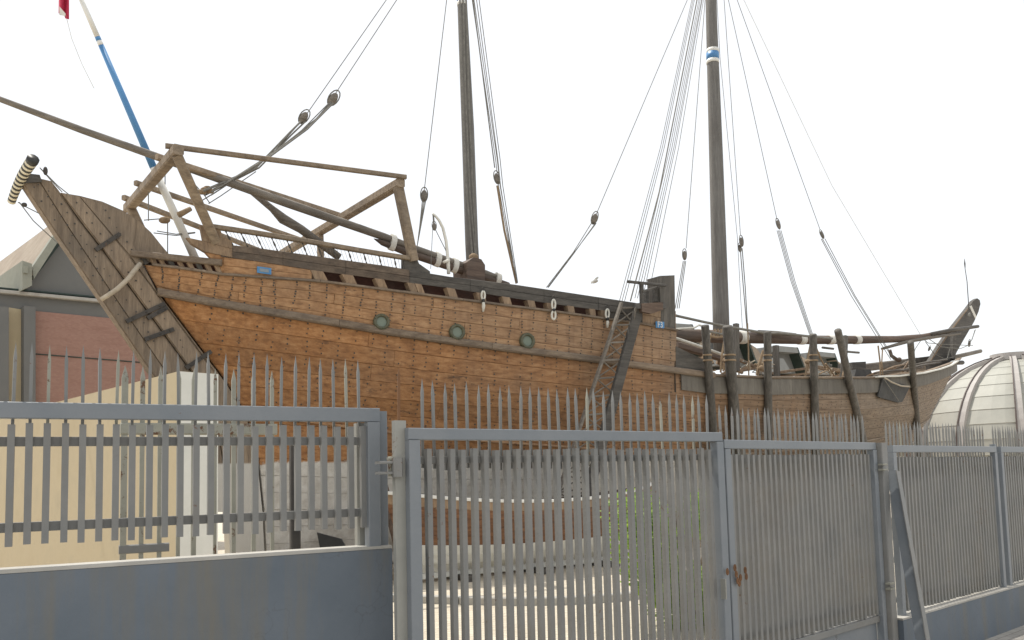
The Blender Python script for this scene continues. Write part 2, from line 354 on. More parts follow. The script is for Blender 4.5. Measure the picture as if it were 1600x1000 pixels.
# pavement on the camera side
pw = [LF0 - LFD * 12 + nrm(LFD) * .3, LF0 + LFD * 2.2 + nrm(LFD) * .3, G10 + G1D * 2.7, G20 + G2D * 2.8, RF0 + RFD * 40]
poly = [Vector((p.x, p.y, 0.06)) for p in pw] + [Vector((60, 2, 0.06)), Vector((60, -20, 0.06)), Vector((-40, -20, 0.06))]
struct(mk('pavement', poly, [tuple(range(len(poly)))], M['sidewalk']))
# paved yard behind the gate
yard = [Vector((-6, 6.0, 0)), Vector((-1.2, 6.0, 0)), G10 + G1D * 0.3 - nrm(G1D) * .15, G20 + G2D * 2.6 - nrm(G2D) * .2, RF0 + RFD * 16 - nrm(RFD) * .2, Vector((16, 22, 0)), Vector((-6, 14, 0))]
yard = [Vector((p.x, p.y, 0.006)) for p in yard]
struct(mk('yard_paving', yard, [tuple(range(len(yard)))], M['paving']))

# ================================================================== THE DHOW
SD = Vector((math.cos(SHIP_A), math.sin(SHIP_A), 0)); SN = Vector((-math.sin(SHIP_A), math.cos(SHIP_A), 0))
HB = 3.1
SC0 = Vector((0, 17.0, 0)) + SN * HB
def W(u, v, w): return SC0 + SD * u + SN * v + Vector((0, 0, w))
def S(px, py, v):
    d = ray(px, py); t = (v + (SC0 - EYE).dot(SN)) / d.dot(SN); p = EYE + d * t
    return (p - SC0).dot(SD), v, p.z
def SW(px, py, v): return W(*S(px, py, v))
def depth(px, py, v): return (SW(px, py, v) - EYE).dot(_f)
def scl(px, py, v): return depth(px, py, v) / F          # metres per pixel there
STERN = sorted([(S(x, y, 0)[2], S(x, y, 0)[0]) for x, y in ((222, 414), (246, 457), (310, 542), (355, 602), (386, 655), (402, 720), (410, 800), (414, 880))])
BOW = sorted([(S(x, y, 0)[2], S(x, y, 0)[0]) for x, y in ((1490, 565), (1465, 612), (1440, 657))])
def us(w): return interp(STERN, w)
def ub(w): return interp(BOW, w)
WK = 0.42
def hb(u, w):
    a, b_ = us(w), ub(w); t = min(1.0, max(0.0, (u - a) / (b_ - a)))
    e = abs(2 * t - 1); sh = max(0.0, 1 - e ** 2.3) ** 0.85
    x = min(1.0, max(0.0, (w - WK) / 3.4)); ex = 0.42 + 0.75 * e ** 2
    return HB * sh * (x ** ex) * (1 + 0.02 * max(0, w - 4)) + 0.12
def surf(px, py, off=0.0):
    u, v, w = S(px, py, -1.5)
    for _ in range(14):
        v2 = -hb(u, w) - off; u, v, w = S(px, py, 0.5 * v + 0.5 * v2)
    return u, v, w
def HP(u, w, off=0.0): return W(u, -hb(u, w) - off, w)
def SF(px, py, off=0.0): return W(*surf(px, py, off))
def curve_uw(pts): return sorted((surf(x, y)[0], surf(x, y)[2]) for x, y in pts)
PX_R = [(258, 462), (330, 475), (400, 487), (500, 503), (600, 520), (700, 535), (800, 548), (930, 564), (980, 571), (1105, 588), (1200, 592), (1300, 592), (1360, 592), (1440, 584), (1482, 570)]
PX_A = [(228, 414), (345, 430), (400, 434), (500, 441), (600, 454), (700, 467), (800, 480), (850, 486), (950, 500), (1000, 507), (1055, 517)]
PX_BB = [(345, 401), (400, 408), (500, 424), (600, 437), (700, 450), (800, 466), (900, 480), (960, 488), (1005, 494)]
PX_BT = [(345, 381), (400, 387), (500, 401), (600, 415), (700, 432), (800, 444), (900, 459), (960, 468), (1005, 475)]
TR, TA, TBB, TBT = (curve_uw(p) for p in (PX_R, PX_A, PX_BB, PX_BT))
def wR(u): return interp(TR, u)
def wA(u): return interp(TA, u)
U0 = us(TA[0][1]) ; UBRK = surf(1056, 540)[0]
UBOW = BOW[-1][1]

ship = thing('sailing_dhow', 'large wooden dhow with two masts standing on dry land behind the grey fence', 'sailing ship', W(6, 0, 0))

def row_point(t, gg, side=-1, off=0.0):
    w = lerp(5.0, WK, gg)
    for _ in range(6):
        u = us(w) + t * (ub(w) - us(w)); w = lerp(wR(u), WK, gg)
    u = us(w) + t * (ub(w) - us(w))
    return W(u, side * (hb(u, w) + off), w), u, w
# inner shell: both sides, one continuous surface behind the planking
NT, NG = 60, 16
vs = []; fs = []
for side in (-1, 1):
    b0 = len(vs)
    for j in range(NG + 1):
        for i in range(NT + 1): vs.append(row_point(i / NT, j / NG, side, -0.03)[0])
    for j in range(NG):
        for i in range(NT):
            a = b0 + j * (NT + 1) + i; fs.append((a, a + 1, a + NT + 2, a + NT + 1))
hull = mk('hull', vs, fs, M['hull'], ship, True)

def plank_strip(name, fn, t0, t1, seg, mat, parent, thick=0.016, gap=0.10):
    """one plank: fn(t, s, off) with s 0..1 across the plank; edges dip so the seam is recessed"""
    vs = []; fs = []; prof = ((0.0, thick - 0.016), (gap, thick), (1 - gap, thick), (1.0, thick - 0.016))
    for i in range(seg + 1):
        t = lerp(t0, t1, i / seg)
        for s, o in prof: vs.append(fn(t, s, o))
    for i in range(seg):
        for k in range(3): a = i * 4 + k; fs.append((a, a + 1, a + 5, a + 4))
    fs += [(0, 1, 2, 3), tuple(seg * 4 + k for k in (3, 2, 1, 0))]
    return mk(name, vs, fs, mat, parent)
NSTR = 14
def strake_point(u, gg, off):
    for _ in range(4):
        w = lerp(wR(u), WK, gg); u = min(max(u, us(w)), ub(w))
    return HP(u, w, off)
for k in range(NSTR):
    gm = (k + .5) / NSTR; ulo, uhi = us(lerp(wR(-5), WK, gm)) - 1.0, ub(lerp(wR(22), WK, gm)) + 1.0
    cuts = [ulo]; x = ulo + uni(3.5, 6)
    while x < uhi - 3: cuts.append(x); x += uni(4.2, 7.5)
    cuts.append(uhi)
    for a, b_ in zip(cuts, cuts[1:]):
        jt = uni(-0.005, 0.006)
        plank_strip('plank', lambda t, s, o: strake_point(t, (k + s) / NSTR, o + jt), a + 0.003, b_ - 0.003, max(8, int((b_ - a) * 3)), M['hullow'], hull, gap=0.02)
# raised quarter: four strakes between the rubbing strake and the scupper line
def up_point(u, gg, off):
    uu = max(u, us(wA(u)) + 0.02); w = lerp(wR(uu), wA(uu), gg); uu = max(u, us(w)); return HP(uu, w, off)
NUP = 4
upper = mk('upper_hull', [up_point(lerp(U0, UBRK, i / 40), j / 6, -0.03) for j in range(7) for i in range(41)],
           [(j * 41 + i, j * 41 + i + 1, j * 41 + i + 42, j * 41 + i + 41) for j in range(6) for i in range(40)], M['hull'], ship, True)
for k in range(NUP):
    cuts = [U0]; x = U0 + uni(1.5, 3.5)
    while x < UBRK - 1: cuts.append(x); x += uni(2.6, 4.4)
    cuts.append(UBRK)
    for a, b_ in zip(cuts, cuts[1:]):
        jt = uni(-0.006, 0.008)
        plank_strip('plank', lambda t, s, o: up_point(t, (k + s) / NUP, o + jt), a + 0.004, b_ - 0.004, max(4, int((b_ - a) * 3)), M['hull'], upper, gap=0.026)
# far side of the raised quarter
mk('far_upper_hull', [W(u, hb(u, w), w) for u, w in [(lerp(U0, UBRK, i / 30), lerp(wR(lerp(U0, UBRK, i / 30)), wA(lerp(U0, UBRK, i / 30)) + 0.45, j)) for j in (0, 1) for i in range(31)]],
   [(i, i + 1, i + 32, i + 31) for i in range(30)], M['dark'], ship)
# decks
def deck(name, ua, ub_, fw, mat, n=30):
    vs = []; fs = []
    for i in range(n + 1):
        u = lerp(ua, ub_, i / n); w = fw(u); b_ = max(0.02, hb(u, w) - 0.05)
        vs += [W(u, -b_, w), W(u, b_, w)]
    for i in range(n): fs.append((2 * i, 2 * i + 1, 2 * i + 3, 2 * i + 2))
    return mk(name, vs, fs, mat, ship)
deck('poop_deck', U0 + 0.05, UBRK, lambda u: wA(u) - 0.12, M['rail'])
deck('main_deck', UBRK - 1.0, UBOW - 0.1, lambda u: wR(u) - 0.5, M['rail'])
# bulkhead across the break of the quarterdeck
b_ = hb(UBRK, wA(UBRK)) - 0.03
mk('deck_bulkhead', [W(UBRK - .05, -b_, wR(UBRK) - .5), W(UBRK - .05, b_, wR(UBRK) - .5), W(UBRK - .05, b_, wA(UBRK) + .2), W(UBRK - .05, -b_, wA(UBRK) + .2)], [(0, 1, 2, 3)], M['dark'], ship)

# iron fastenings, hundreds of rows of small round heads: one stuff part
g = G(); frames = []
u = U0 + 0.3
while u < UBOW - 0.2:
    frames.append(u); u += 0.285 + uni(-0.03, 0.03)
def nail(p, nd):
    a = nd.orthogonal().normalized(); b2 = nd.cross(a); r = uni(0.014, 0.021)
    g.add([p + (a * math.cos(t) + b2 * math.sin(t)) * r for t in [i * math.pi / 3 for i in range(6)]], [(0, 1, 2, 3, 4, 5)])
for u in frames:
    lean = uni(-0.02, 0.02)
    if u < UBRK:
        for k in range(NUP):
            for s in (0.22, 0.5, 0.78):
                if rnd() < 0.12: continue
                uu = u + lean * k + uni(-0.012, 0.012); w = lerp(wR(uu), wA(uu), (k + s) / NUP)
                if uu > us(w) + 0.1: nail(HP(uu, w, 0.03), -SN)
    for k in range(10):
        for s in (0.22, 0.5, 0.78):
            if rnd() < 0.2: continue
            gg = (k + s) / NSTR; uu = u - lean * k + uni(-0.012, 0.012); w = lerp(wR(uu), WK, gg)
            if w > 2.5 and us(w) + 0.15 < uu < ub(w) - 0.15: nail(HP(uu, w, 0.03), (-SN + Vector((0, 0, -0.2))).normalized())
nl = g.build('nail_heads', M['iron'], ship); nl['kind'] = 'stuff'

def rail_along(name, ua, ub_, fw, hgt, dep, mat, parent, n=24, out0=0.02):
    """moulding that follows the hull side"""
    vs = []; fs = []
    for i in range(n + 1):
        u = lerp(ua, ub_, i / n); w = fw(u)
        for o, z in ((out0, -hgt * .5), (out0 + dep * .75, -hgt * .5), (out0 + dep, -hgt * .3), (out0 + dep, hgt * .3), (out0 + dep * .75, hgt * .5), (out0, hgt * .5)):
            vs.append(W(u, -hb(u, w) - o, w + z))
    for i in range(n):
        for k in range(6): fs.append((i * 6 + k, i * 6 + (k + 1) % 6, i * 6 + 6 + (k + 1) % 6, i * 6 + 6 + k))
    fs += [(5, 4, 3, 2, 1, 0), tuple(n * 6 + k for k in range(6))]
    o = mk(name, vs, fs, mat, parent)
    bm = bmesh.new(); bm.from_mesh(o.data); bmesh.ops.recalc_face_normals(bm, faces=bm.faces); bm.to_mesh(o.data); bm.free()
    return o
ua = us(wR(TR[0][0])) - 0.12; UW = surf(1112, 588)[0]
n_ = 4
for i in range(n_):   # rubbing strake in scarfed lengths
    rail_along('rubbing_strake', lerp(ua, UW, i / n_) + .004, lerp(ua, UW, (i + 1) / n_) - .004, lambda u: wR(u) + 0.02, 0.15, 0.10, M['rail'], ship, 10, out0=0.03)
for i in range(4):    # ledge under the scuppers
    rail_along('scupper_ledge', lerp(U0 + .1, UBRK, i / 4) + .004, lerp(U0 + .1, UBRK, (i + 1) / 4) - .004, lambda u: wA(u) + 0.01, 0.05, 0.05, M['rail'], ship, 10, out0=0.03)
# lower thin wale
for i in range(3):
    rail_along('lower_wale', lerp(ua + .9, UBOW - 3, i / 3) + .004, lerp(ua + .9, UBOW - 3, (i + 1) / 3) - .004, lambda u: wR(u) - 1.95, 0.05, 0.025, M['hull'], ship, 12, out0=0.04)
# waist: dark sheer strake and cap rail from the break to the bow
cuts = [surf(x, 591)[0] for x in (1062, 1145, 1235, 1330, 1410)] + [UBOW - 0.25]
for a, b_ in zip(cuts, cuts[1:]):
    rail_along('sheer_strake', a + .004, b_ - .004, lambda u: wR(u) - 0.22, 0.42, 0.03, M['sheer'], ship, 8, out0=0.035)
    rail_along('cap_rail', a + .004, b_ - .004, lambda u: wR(u) + 0.03, 0.07, 0.16, M['rail'], ship, 8, out0=-0.08)
# sloping step where the quarter drops to the waist
g = G(); g.slab([SF(1056, 541, .03), SF(1108, 566, .03), SF(1108, 588, .03), SF(1056, 584, .03)], SN * 0.08); g.build('step_board', M['dark'], ship)
# bulwark planking (dark) above the scuppers
cx = [345, 442, 540, 640, 735, 850, 935, 1003]
def px_curve(tab, x): return interp(tab, x)
def bul(t, s, o): return SF(t, lerp(px_curve(PX_BB, t), px_curve(PX_BT, t), s), o + 0.02)
for a, b_ in zip(cx, cx[1:]):
    for s0, s1 in ((0, .5), (.5, 1)):
        plank_strip('bulwark_plank', lambda t, s, o: bul(t, lerp(s0, s1, s), o), a + .3, b_ - .3, 8, M['bulwark' if a < 600 else 'dark'], ship, gap=0.04)
mk('bulwark_back', [bul(lerp(345, 1003, i / 24), s, -0.16) for s in (0, 1) for i in range(25)] + [bul(lerp(345, 1003, i / 24), s, -0.01) for s in (0, 1) for i in range(25)],
   [(i, i + 1, i + 26, i + 25) for i in range(24)] + [(50 + i, 51 + i, 76 + i, 75 + i) for i in range(24)] + [(25 + i, 26 + i, 76 + i, 75 + i) for i in range(24)] + [(i, i + 1, 51 + i, 50 + i) for i in range(24)], M['dark'], ship)
# quarter board between scupper ledge and bulwark aft of the openings
for s0, s1 in ((0, .5), (.5, 1)):
    plank_strip('quarter_board', lambda t, s, o: SF(t, lerp(px_curve(PX_A, t) - 2, px_curve(PX_BB, t), lerp(s0, s1, s)), o + 0.01), 350, 487, 10, M['hull'], ship, gap=0.04)
# frame heads dividing the scuppers
stubs = [(490, 510), (539, 556), (590, 604), (640, 651), (652, 662), (701, 714), (747, 759), (787, 799), (826, 837), (856, 867), (888, 898), (922, 931), (940, 946)]
for x0, x1 in stubs:
    lean = lerp(10, 2, (x0 - 490) / 450)
    def q(x, s): return SF(x - lean * s + lean * .5, lerp(px_curve(PX_A, x), px_curve(PX_BB, x), s) - (1 if s > .5 else -1), 0.045)
    G().slab([q(x0, 0), q(x1, 0), q(x1, 1), q(x0, 1)], SN * 0.14).build('frame_head', M['frame'], ship)
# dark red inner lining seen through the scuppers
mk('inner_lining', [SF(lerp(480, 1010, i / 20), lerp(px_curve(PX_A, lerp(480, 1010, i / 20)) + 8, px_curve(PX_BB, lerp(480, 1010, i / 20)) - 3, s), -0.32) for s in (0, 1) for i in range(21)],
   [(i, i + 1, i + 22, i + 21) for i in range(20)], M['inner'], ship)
# solid planking between x=946 and the break
plank_strip('quarter_end', lambda t, s, o: SF(t, lerp(px_curve(PX_A, t) - 2, px_curve(PX_BB, t), s), o), 946, 1004, 4, M['dark'], ship, gap=.04)
for s0, s1 in ((0, .5), (.5, 1)):
    plank_strip('quarter_end', lambda t, s, o: SF(t, lerp(px_curve(PX_A, t) - 2, px_curve(PX_A, t) - 31, lerp(s0, s1, s)), o), 1004, 1056, 4, M['frame'], ship, gap=.04)

# ---- stern: sternpost, rudder, straps, yoke
TH = SN * 0.26
sp = [(95, 301), (125, 306), (160, 315), (192, 329), (215, 344), (236, 363), (252, 383), (268, 402), (222, 412), (246, 457), (310, 542), (355, 602), (386, 655), (402, 720), (410, 800), (414, 880), (360, 880), (357, 800), (352, 730), (336, 640), (318, 605), (232, 487), (160, 388), (124, 342)]
sternpost = G().slab([SW(x, y, -0.16) for x, y in sp], SN * 0.32).build('sternpost', M['post'], ship)
# planks of the sternpost fin laid on its near face
def strip(name, poly, v, th, mat, parent): return G().slab([SW(x, y, v) for x, y in poly], SN * th).build(name, mat, parent)
strip('plank', [(97, 302), (124, 307), (200, 400), (326, 572), (330, 592), (312, 594), (232, 483), (160, 385)], -0.19, 0.03, M['post'], sternpost)
strip('plank', [(126, 308), (190, 329), (214, 344), (208, 383), (222, 412), (246, 457), (232, 440), (203, 398)], -0.185, 0.025, M['post'], sternpost)
strip('plank', [(205, 402), (248, 461), (310, 545), (340, 586), (328, 570), (262, 480)], -0.195, 0.035, M['post'], sternpost)
rud = [(34, 283), (50, 276), (80, 283), (92, 298), (122, 343), (158, 389), (230, 488), (316, 606), (334, 642), (350, 732), (352, 800), (330, 800), (322, 720), (290, 650), (236, 582), (160, 470), (86, 362)]
rudder = G().slab([SW(x, y, -0.13) for x, y in rud], SN * 0.26).build('rudder', M['post'], ship)
strip('plank', [(36, 284), (58, 279), (104, 352), (170, 452), (248, 566), (300, 640), (292, 650), (238, 581), (162, 469), (88, 361)], -0.155, 0.025, M['post'], rudder)
strip('plank', [(60, 279), (79, 284), (121, 345), (157, 391), (229, 490), (314, 607), (330, 640), (304, 642), (250, 566), (172, 452), (106, 352)], -0.165, 0.035, M['post'], rudder)
def strap(pts, wpx):
    g = G()
    for (x0, y0), (x1, y1) in zip(pts, pts[1:]):
        g.beam(SW(x0, y0, -0.21), SW(x1, y1, -0.21), 0.05, wpx * scl(x0, y0, 0), up=-SN, ch=.2)
    return g
g = strap([(152, 390), (187, 366)], 1); 
for pts in ([(150, 390), (188, 365)], [(198, 502), (258, 474)], [(231, 497), (262, 480)], [(227, 530), (272, 514)], [(291, 575), (339, 543)]):
    (x0, y0), (x1, y1) = pts; s_ = scl(x0, y0, 0)
    a_, b_ = SW(x0, y0, -0.225), SW(x1, y1, -0.225)
    ax_ = (b_ - a_).normalized(); upv = ax_.cross(SN).normalized()
    G().slab([a_ + upv * 3.2 * s_, b_ + upv * 3.2 * s_, b_ - upv * 3.2 * s_, a_ - upv * 3.2 * s_], SN * 0.06).build('rudder_strap', M['iron'], ship)
    for t in (.15, .5, .85): G().ball(lerp(a_, b_, t) , (.02, .02, .02), 6, 4).build('strap_bolt', M['iron'], ship)
# steering yoke athwart the rudder head, painted in bands
yu, _, yw = S(33, 282, 0)
ya = SW(52, 247, 0); na = S(52, 247, 0)
# near end up-right, far end down-left
A_ = W(*S(51, 250, -0.75)); B_ = W(*S(18, 315, 0.35))
nb = 22; yoke = G().tube([A_ + (A_ - B_) * .03, A_ - (A_ - B_) * 0.02], [.10, .10], 10).build('steering_yoke', M['stripeblack'], ship, True)
for i in range(nb):
    t0, t1 = i / nb, (i + 1) / nb; bend = lambda t: lerp(A_, B_, t) + Vector((-.03, 0, 0.02)) * math.sin(math.pi * t)
    G().tube([bend(t0), bend(t1)], [lerp(.098, .07, t0), lerp(.098, .07, t1)], 10).build('painted_band', M['stripeblack' if i % 2 == 0 else 'stripecream'], yoke, True)
strip('rudder_head', [(36, 270), (62, 273), (66, 284), (34, 286)], -0.2, 0.4, M['dark'], ship)
# hawser hanging round the rudder
hp = [(158, 468), (168, 462), (184, 451), (199, 437), (210, 423), (219, 412)]
tube('hawser', [SW(x, y, -0.26 - 0.1 * math.sin(math.pi * i / 5)) for i, (x, y) in enumerate(hp)], 0.045, M['ropecream'], ship)
for pts in ([(62, 262), (72, 272), (90, 290), (110, 306)], [(62, 262), (78, 280), (97, 300)], [(28, 316), (40, 323), (62, 334)], [(30, 316), (52, 345), (90, 380)]):
    tube('yoke_line', [SW(x, y, -.3) for x, y in pts], 0.010, M['rope'], ship, 5)
G().ball(SW(71, 267, -.3), (.04, .04, .08), 8, 6).build('line_block', M['iron'], ship, True)
G().ball(SW(38, 320, -.3), (.05, .04, .04), 8, 6).build('line_block', M['iron'], ship, True)
# stern gallery: top rail and little frame heads aft
beam('gallery_rail', SF(206, 396, .06), SF(347, 411, .05), .10, .12, M['rail'], ship)
for i, x in enumerate((226, 240, 254, 268, 283, 298, 312, 326, 341)):
    b0 = SF(x + 3, px_curve(PX_A, x) - 1, .0); t0 = SF(x - 4, 398 + (x - 206) * .105, .0)
    beam('gallery_baluster', b0, t0, .10 if i % 2 else .07, .08, M['frame' if i % 3 else 'dark'], ship)
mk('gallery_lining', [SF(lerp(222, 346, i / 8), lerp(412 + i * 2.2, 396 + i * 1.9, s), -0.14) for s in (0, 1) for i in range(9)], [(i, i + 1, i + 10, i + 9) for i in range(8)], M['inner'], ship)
# fashion boards at the after end of the poop rail
G().slab([SF(x, y, .06) for x, y in ((313, 351), (344, 358), (349, 372), (362, 376), (363, 389), (318, 376))], SN * .1).build('fashion_board', M['frame'], ship)
G().slab([SF(x, y, .05) for x, y in ((292, 371), (318, 376.5), (363, 389.5), (363, 402), (320, 393), (300, 381))], SN * .1).build('fashion_board', M['frame'], ship)
G().slab([SF(x, y, .0) for x, y in ((320, 393), (352, 400), (352, 430), (346, 429), (330, 404))], SN * .08).build('fashion_board', M['hull'], ship)

# ---- poop rail with turned balusters
rt = [(330, 354), (400, 364), (480, 377), (560, 391), (640, 404)]
for (x0, y0), (x1, y1) in zip(rt, rt[1:]): beam('poop_rail', SF(x0, y0, .02), SF(x1, y1, .02), .12, .085, M['awning'], ship)
x = 352; i = 0
while x < 634:
    yt = interp(rt, x) + 3; yb = px_curve(PX_BT, x + 6) + 1
    p0, p1 = SF(x, yt, 0), SF(x + lerp(12, 3, (x - 352) / 280), yb, 0)
    if i % 4 == 0:
        G().tube([lerp(p0, p1, t) for t in (0, .12, .2, .35, .55, .68, .8, .88, 1)], [.015, .015, .008, .016, .021, .012, .008, .015, .015], 8).build('baluster', M['dark'], ship, True)
    else: tube('rail_rod', [p0, p1], .0035, M['rope'], ship, 5)
    x += 6.0; i += 1
G().slab([SF(x, y, .02) for x, y in ((632, 402), (652, 405), (655, 412), (672, 424), (672, 434), (632, 424))], SN * .14).build('rail_end_bracket', M['dark'], ship)

# ---- awning frame over the poop
VN, VF = -1.75, -2.25
def pbeam(name, p, q, wpx, mat, ratio=1.0, up=(0, 0, 1)):
    s_ = ((p - EYE).dot(_f) + (q - EYE).dot(_f)) / 2 / F
    return beam(name, p, q, wpx * s_ * ratio, wpx * s_, mat, ship, up=up)
u0, _, w0 = S(276, 237, VN)
def vat(u, w, xt):              # lateral position where the athwart line through (u,w) meets pixel column xt
    lo, hi = -4.0, 8.0
    for _ in range(40):
        mid = (lo + hi) / 2
        if proj(W(u, mid, w))[0] > xt: lo = mid
        else: hi = mid
    return lo
vfar = vat(u0, w0, 204)
pbeam('awning_crossbeam', W(u0, VN - .12, w0), W(u0, vfar + .25, w0), 15, M['awning'])
pbeam('awning_post', W(u0, VN, w0 - .05), SF(337, 378, -.02), 15, M['awning'], up=SD)
pbeam('awning_post', W(u0, vfar, w0 - .05), W(S(240, 402, vfar)[0], vfar, S(240, 402, vfar)[2]), 13, M['awning'], up=SD)
u1, _, w1 = S(622, 288, VF)
vf2 = vat(u1, w1, 424)
pbeam('awning_crossbeam', W(u1, VF - .12, w1), W(u1, vf2, w1), 12, M['awning'])
pbeam('awning_post', W(u1, VF, w1 - .05), SF(646, 408, 0), 14, M['awning'], up=SD)
v5 = vat(u1, w1, 500)
pbeam('awning_post', W(u1, v5, w1 - .02), W(u1 + .05, v5, wA(u1) - .1), 9, M['awning'], up=SD)
for k, (xs, xe) in enumerate(((272, 628), (258, 528), (224, 466), (205, 424))):
    va_, ve_ = vat(u0, w0, xs), vat(u1, w1, xe)
    pbeam('awning_rail', W(u0 - .15, va_, w0 + .13), W(u1 + .1, ve_, w1 + .12), 7 if k != 1 else 8, M['awning'])
# gaff leaning across the poop
g = G(); g.tube([SW(385, 293, .2), SW(425, 326, .2), SW(442, 342, .2), SW(470, 358, .2), SW(530, 402, .2)], [.06, .075, .12, .10, .09], 8).build('boom_spar', M['spargrey'], ship, True)

# ---- masts
def rope(pts, v, r=0.011, mat='rope', n=5, vend=None):
    k = len(pts) - 1
    return tube('rope', [SW(x, y, v if vend is None else lerp(v, vend, i / k)) for i, (x, y) in enumerate(pts)], r, M[mat], ship, n)
def block(px, py, v, parent, sz=1.0, tilt=(0, 1)):
    c = SW(px, py, v); ax = Vector((tilt[0], 0, tilt[1])).normalized()
    x_ = ax.cross(SN).normalized(); A = Matrix((x_, SN, ax)).transposed()
    G().tube([c + A @ Vector((.09 * sz * math.sin(t), 0, .03 * sz + .165 * sz * math.cos(t))) for t in [2 * math.pi * i / 14 for i in range(15)]], .013 * sz, 5).build('block_strop', M['rope'], parent)
    return G().ball(c, (.078 * sz, .05 * sz, .135 * sz), 10, 8, A).build('pulley_block', M['spargrey'], parent, True)
mast1 = tube('mizzen_mast', [SW(741, 452, 0), SW(737, 380, 0), SW(731, 200, 0), SW(722, 0, 0), SW(717, -120, 0)], [.165, .165, .16, .125, .11], M['mast'], ship, 14)
z1, z0 = SW(721.3, -20, 0), SW(722, 5, 0)
tube('blue_band', [SW(720.6, -30, 0), SW(721.9, 3, 0)], [.128, .129], M['blue'], mast1, 14)
tube('white_band', [SW(721.9, 3.2, 0), SW(722.3, 9, 0)], [.130, .131], M['white'], mast1, 14)
for x0, x1 in ((731, 745), (726, 741), (736, 746)):      # halyards lying against the mast
    rope([(x0 - 9, -60), (x0 - 4, 140), (x0 + 3, 300), (x1 - 2, 405)], -.24, .022, 'rope')
mast2 = tube('main_mast', [SW(1128, 560, 0), SW(1126, 480, 0), SW(1119, 250, 0), SW(1112, 40, 0), SW(1108, -120, 0)], [.26, .255, .22, .18, .165], M['mast'], ship, 18)
for nm, a_, b_, mt in (('white_band', 77.5, 83, 'white'), ('blue_band', 83.2, 94, 'blue'), ('white_band', 94.2, 99.5, 'white')):
    tube(nm, [SW(1113.5, a_, 0), SW(1113.7, b_, 0)], .206, M[mt], mast2, 18)
# clamp and lashings at the foot of the mizzen
G().slab([SW(x, y, -.78) for x, y in ((729, 410), (740, 402), (752, 405), (758, 414), (758, 444), (731, 440))], SN * .6).build('mast_cleat', M['spar'], ship)
G().ball(SW(740, 402, -.3), (.12, .1, .1), 8, 6).build('mast_block', M['ropetan'], ship, True)

# ---- standing rigging
r = rope([(607, -5), (478, 180)], -.2, .010); block(474, 184, -.2, r, 1.05, (.7, 1))
rope([(470, 190), (452, 208), (400, 262), (322, 302)], -.25, .022); rope([(477, 190), (455, 211), (405, 262), (320, 305)], -.2, .018); rope([(470, 190), (430, 235), (350, 292), (308, 318)], -.2, .012)
r = rope([(623, -5), (523, 148)], -.6, .010); block(520, 155, -.6, r, 1.15, (.7, 1))
rope([(517, 161), (495, 186), (430, 238), (370, 276), (318, 298)], -.6, .026); rope([(521, 161), (480, 202), (420, 246), (330, 300)], -.65, .018); rope([(514, 161), (470, 205), (402, 258), (330, 305)], -.6, .012)
for k in range(5): G().ball(SW(312 + 4 * k, 297 + uni(-3, 4), -.4), (.09, .06, .05), 7, 5).build('rope_knot', M['ropetan'], ship, True)
for pts in ([(306, 290), (320, 306), (328, 318)], [(326, 318), (345, 306), (400, 268)], [(232, 300), (232, 345)], [(258, 258), (258, 288)], [(262, 344), (262, 396)], [(225, 344), (250, 342)], [(245, 361), (275, 366), (305, 363)], [(240, 364), (275, 368), (305, 364)]):
    rope(pts, 0.2, .011)
G().ball(SW(257, 344, .2), (.12, .08, .07), 8, 5).build('rope_knot', M['ropetan'], ship, True)
G().tube([SW(279, 336, -.3), SW(298, 326, -.3)], [.06, .045], 8).build('lashing', M['ropetan'], ship, True)
r = rope([(698.5, -5), (663, 297)], -1.4, .010); block(662.5, 306, -1.4, r, 1.0, (.1, 1))
for dx in (-3, -1, 1, 3): rope([(662.5 + dx * .9, 314), (657 + dx * .35, 352), (652, 384)], -1.4, .010)
for x0, x1, v in ((737, 806, -1.2), (740, 808, -1.3), (744, 806, -1.1), (748, 809, -1.15)):
    rope([(x0, -5), (lerp(x0, x1, .5) + 3, 250), (lerp(x0, x1, .55) + 4, 290), (x1, 442)], v, .010)
r = rope([(738.5, -5), (773, 262)], -1.25, .015); block(776.5, 279, -1.25, r, 1.0, (-.12, 1)); rope([(777, 290), (788, 360), (807, 443)], -1.25, .028, 'ropetan')
r = rope([(1076, -5), (932, 334)], -1.6, .010, vend=-2.4); block(928.5, 342, -2.4, r, 1.0, (.4, 1))
for a_, b_ in ((-4, -2), (2, 1), (3.5, 0)): rope([(928 + a_, 349), (896, 396 + b_), (856 + b_, 449)], -2.4, .011)
for x0, x1 in ((1086, 968), (1088, 972), (1090, 976)): rope([(x0 - 4, -5), (lerp(x0, x1, .5) + 5, 230), (x1, 470)], -1.2, .009, vend=-2.6)
for x0, x1 in ((1094, 992), (1096, 996), (1098, 1000), (1099, 1004), (1101, 1012)): rope([(x0 - 1, -5), (lerp(x0, x1, .5) + 4, 230), (x1, 466)], -1.0, .009, vend=-2.4)
rope([(1090, -5), (1030, 300), (985, 470)], -1.1, .018, vend=-2.5)
r = rope([(1102, -5), (1072, 388)], -1.0, .010, vend=-1.8); block(1069.5, 399, -1.8, r, .95, (.05, 1))
for d_ in (-2, 0, 2): rope([(1069.5 + d_, 408), (1058 + d_ * 1.5, 482)], -1.8, .012)
rope([(1120, -5), (1125, 90), (1152, 370), (1160, 515)], -.4, .009); r = rope([(1131, -5), (1157, 368)], -.8, .010); block(1158.5, 378, -.8, r, 1.1, (-.05, 1)); block(1156, 388, -.7, r, .9, (-.05, 1))
for d_ in (-1.5, 1.5): rope([(1158 + d_, 388), (1163 + d_, 450), (1168 + d_ * .3, 520)], -.8, .016)
r = rope([(1137, -5), (1214, 343)], -.6, .010, vend=-1.4); block(1216.2, 351, -1.4, r, 1.1, (-.2, 1))
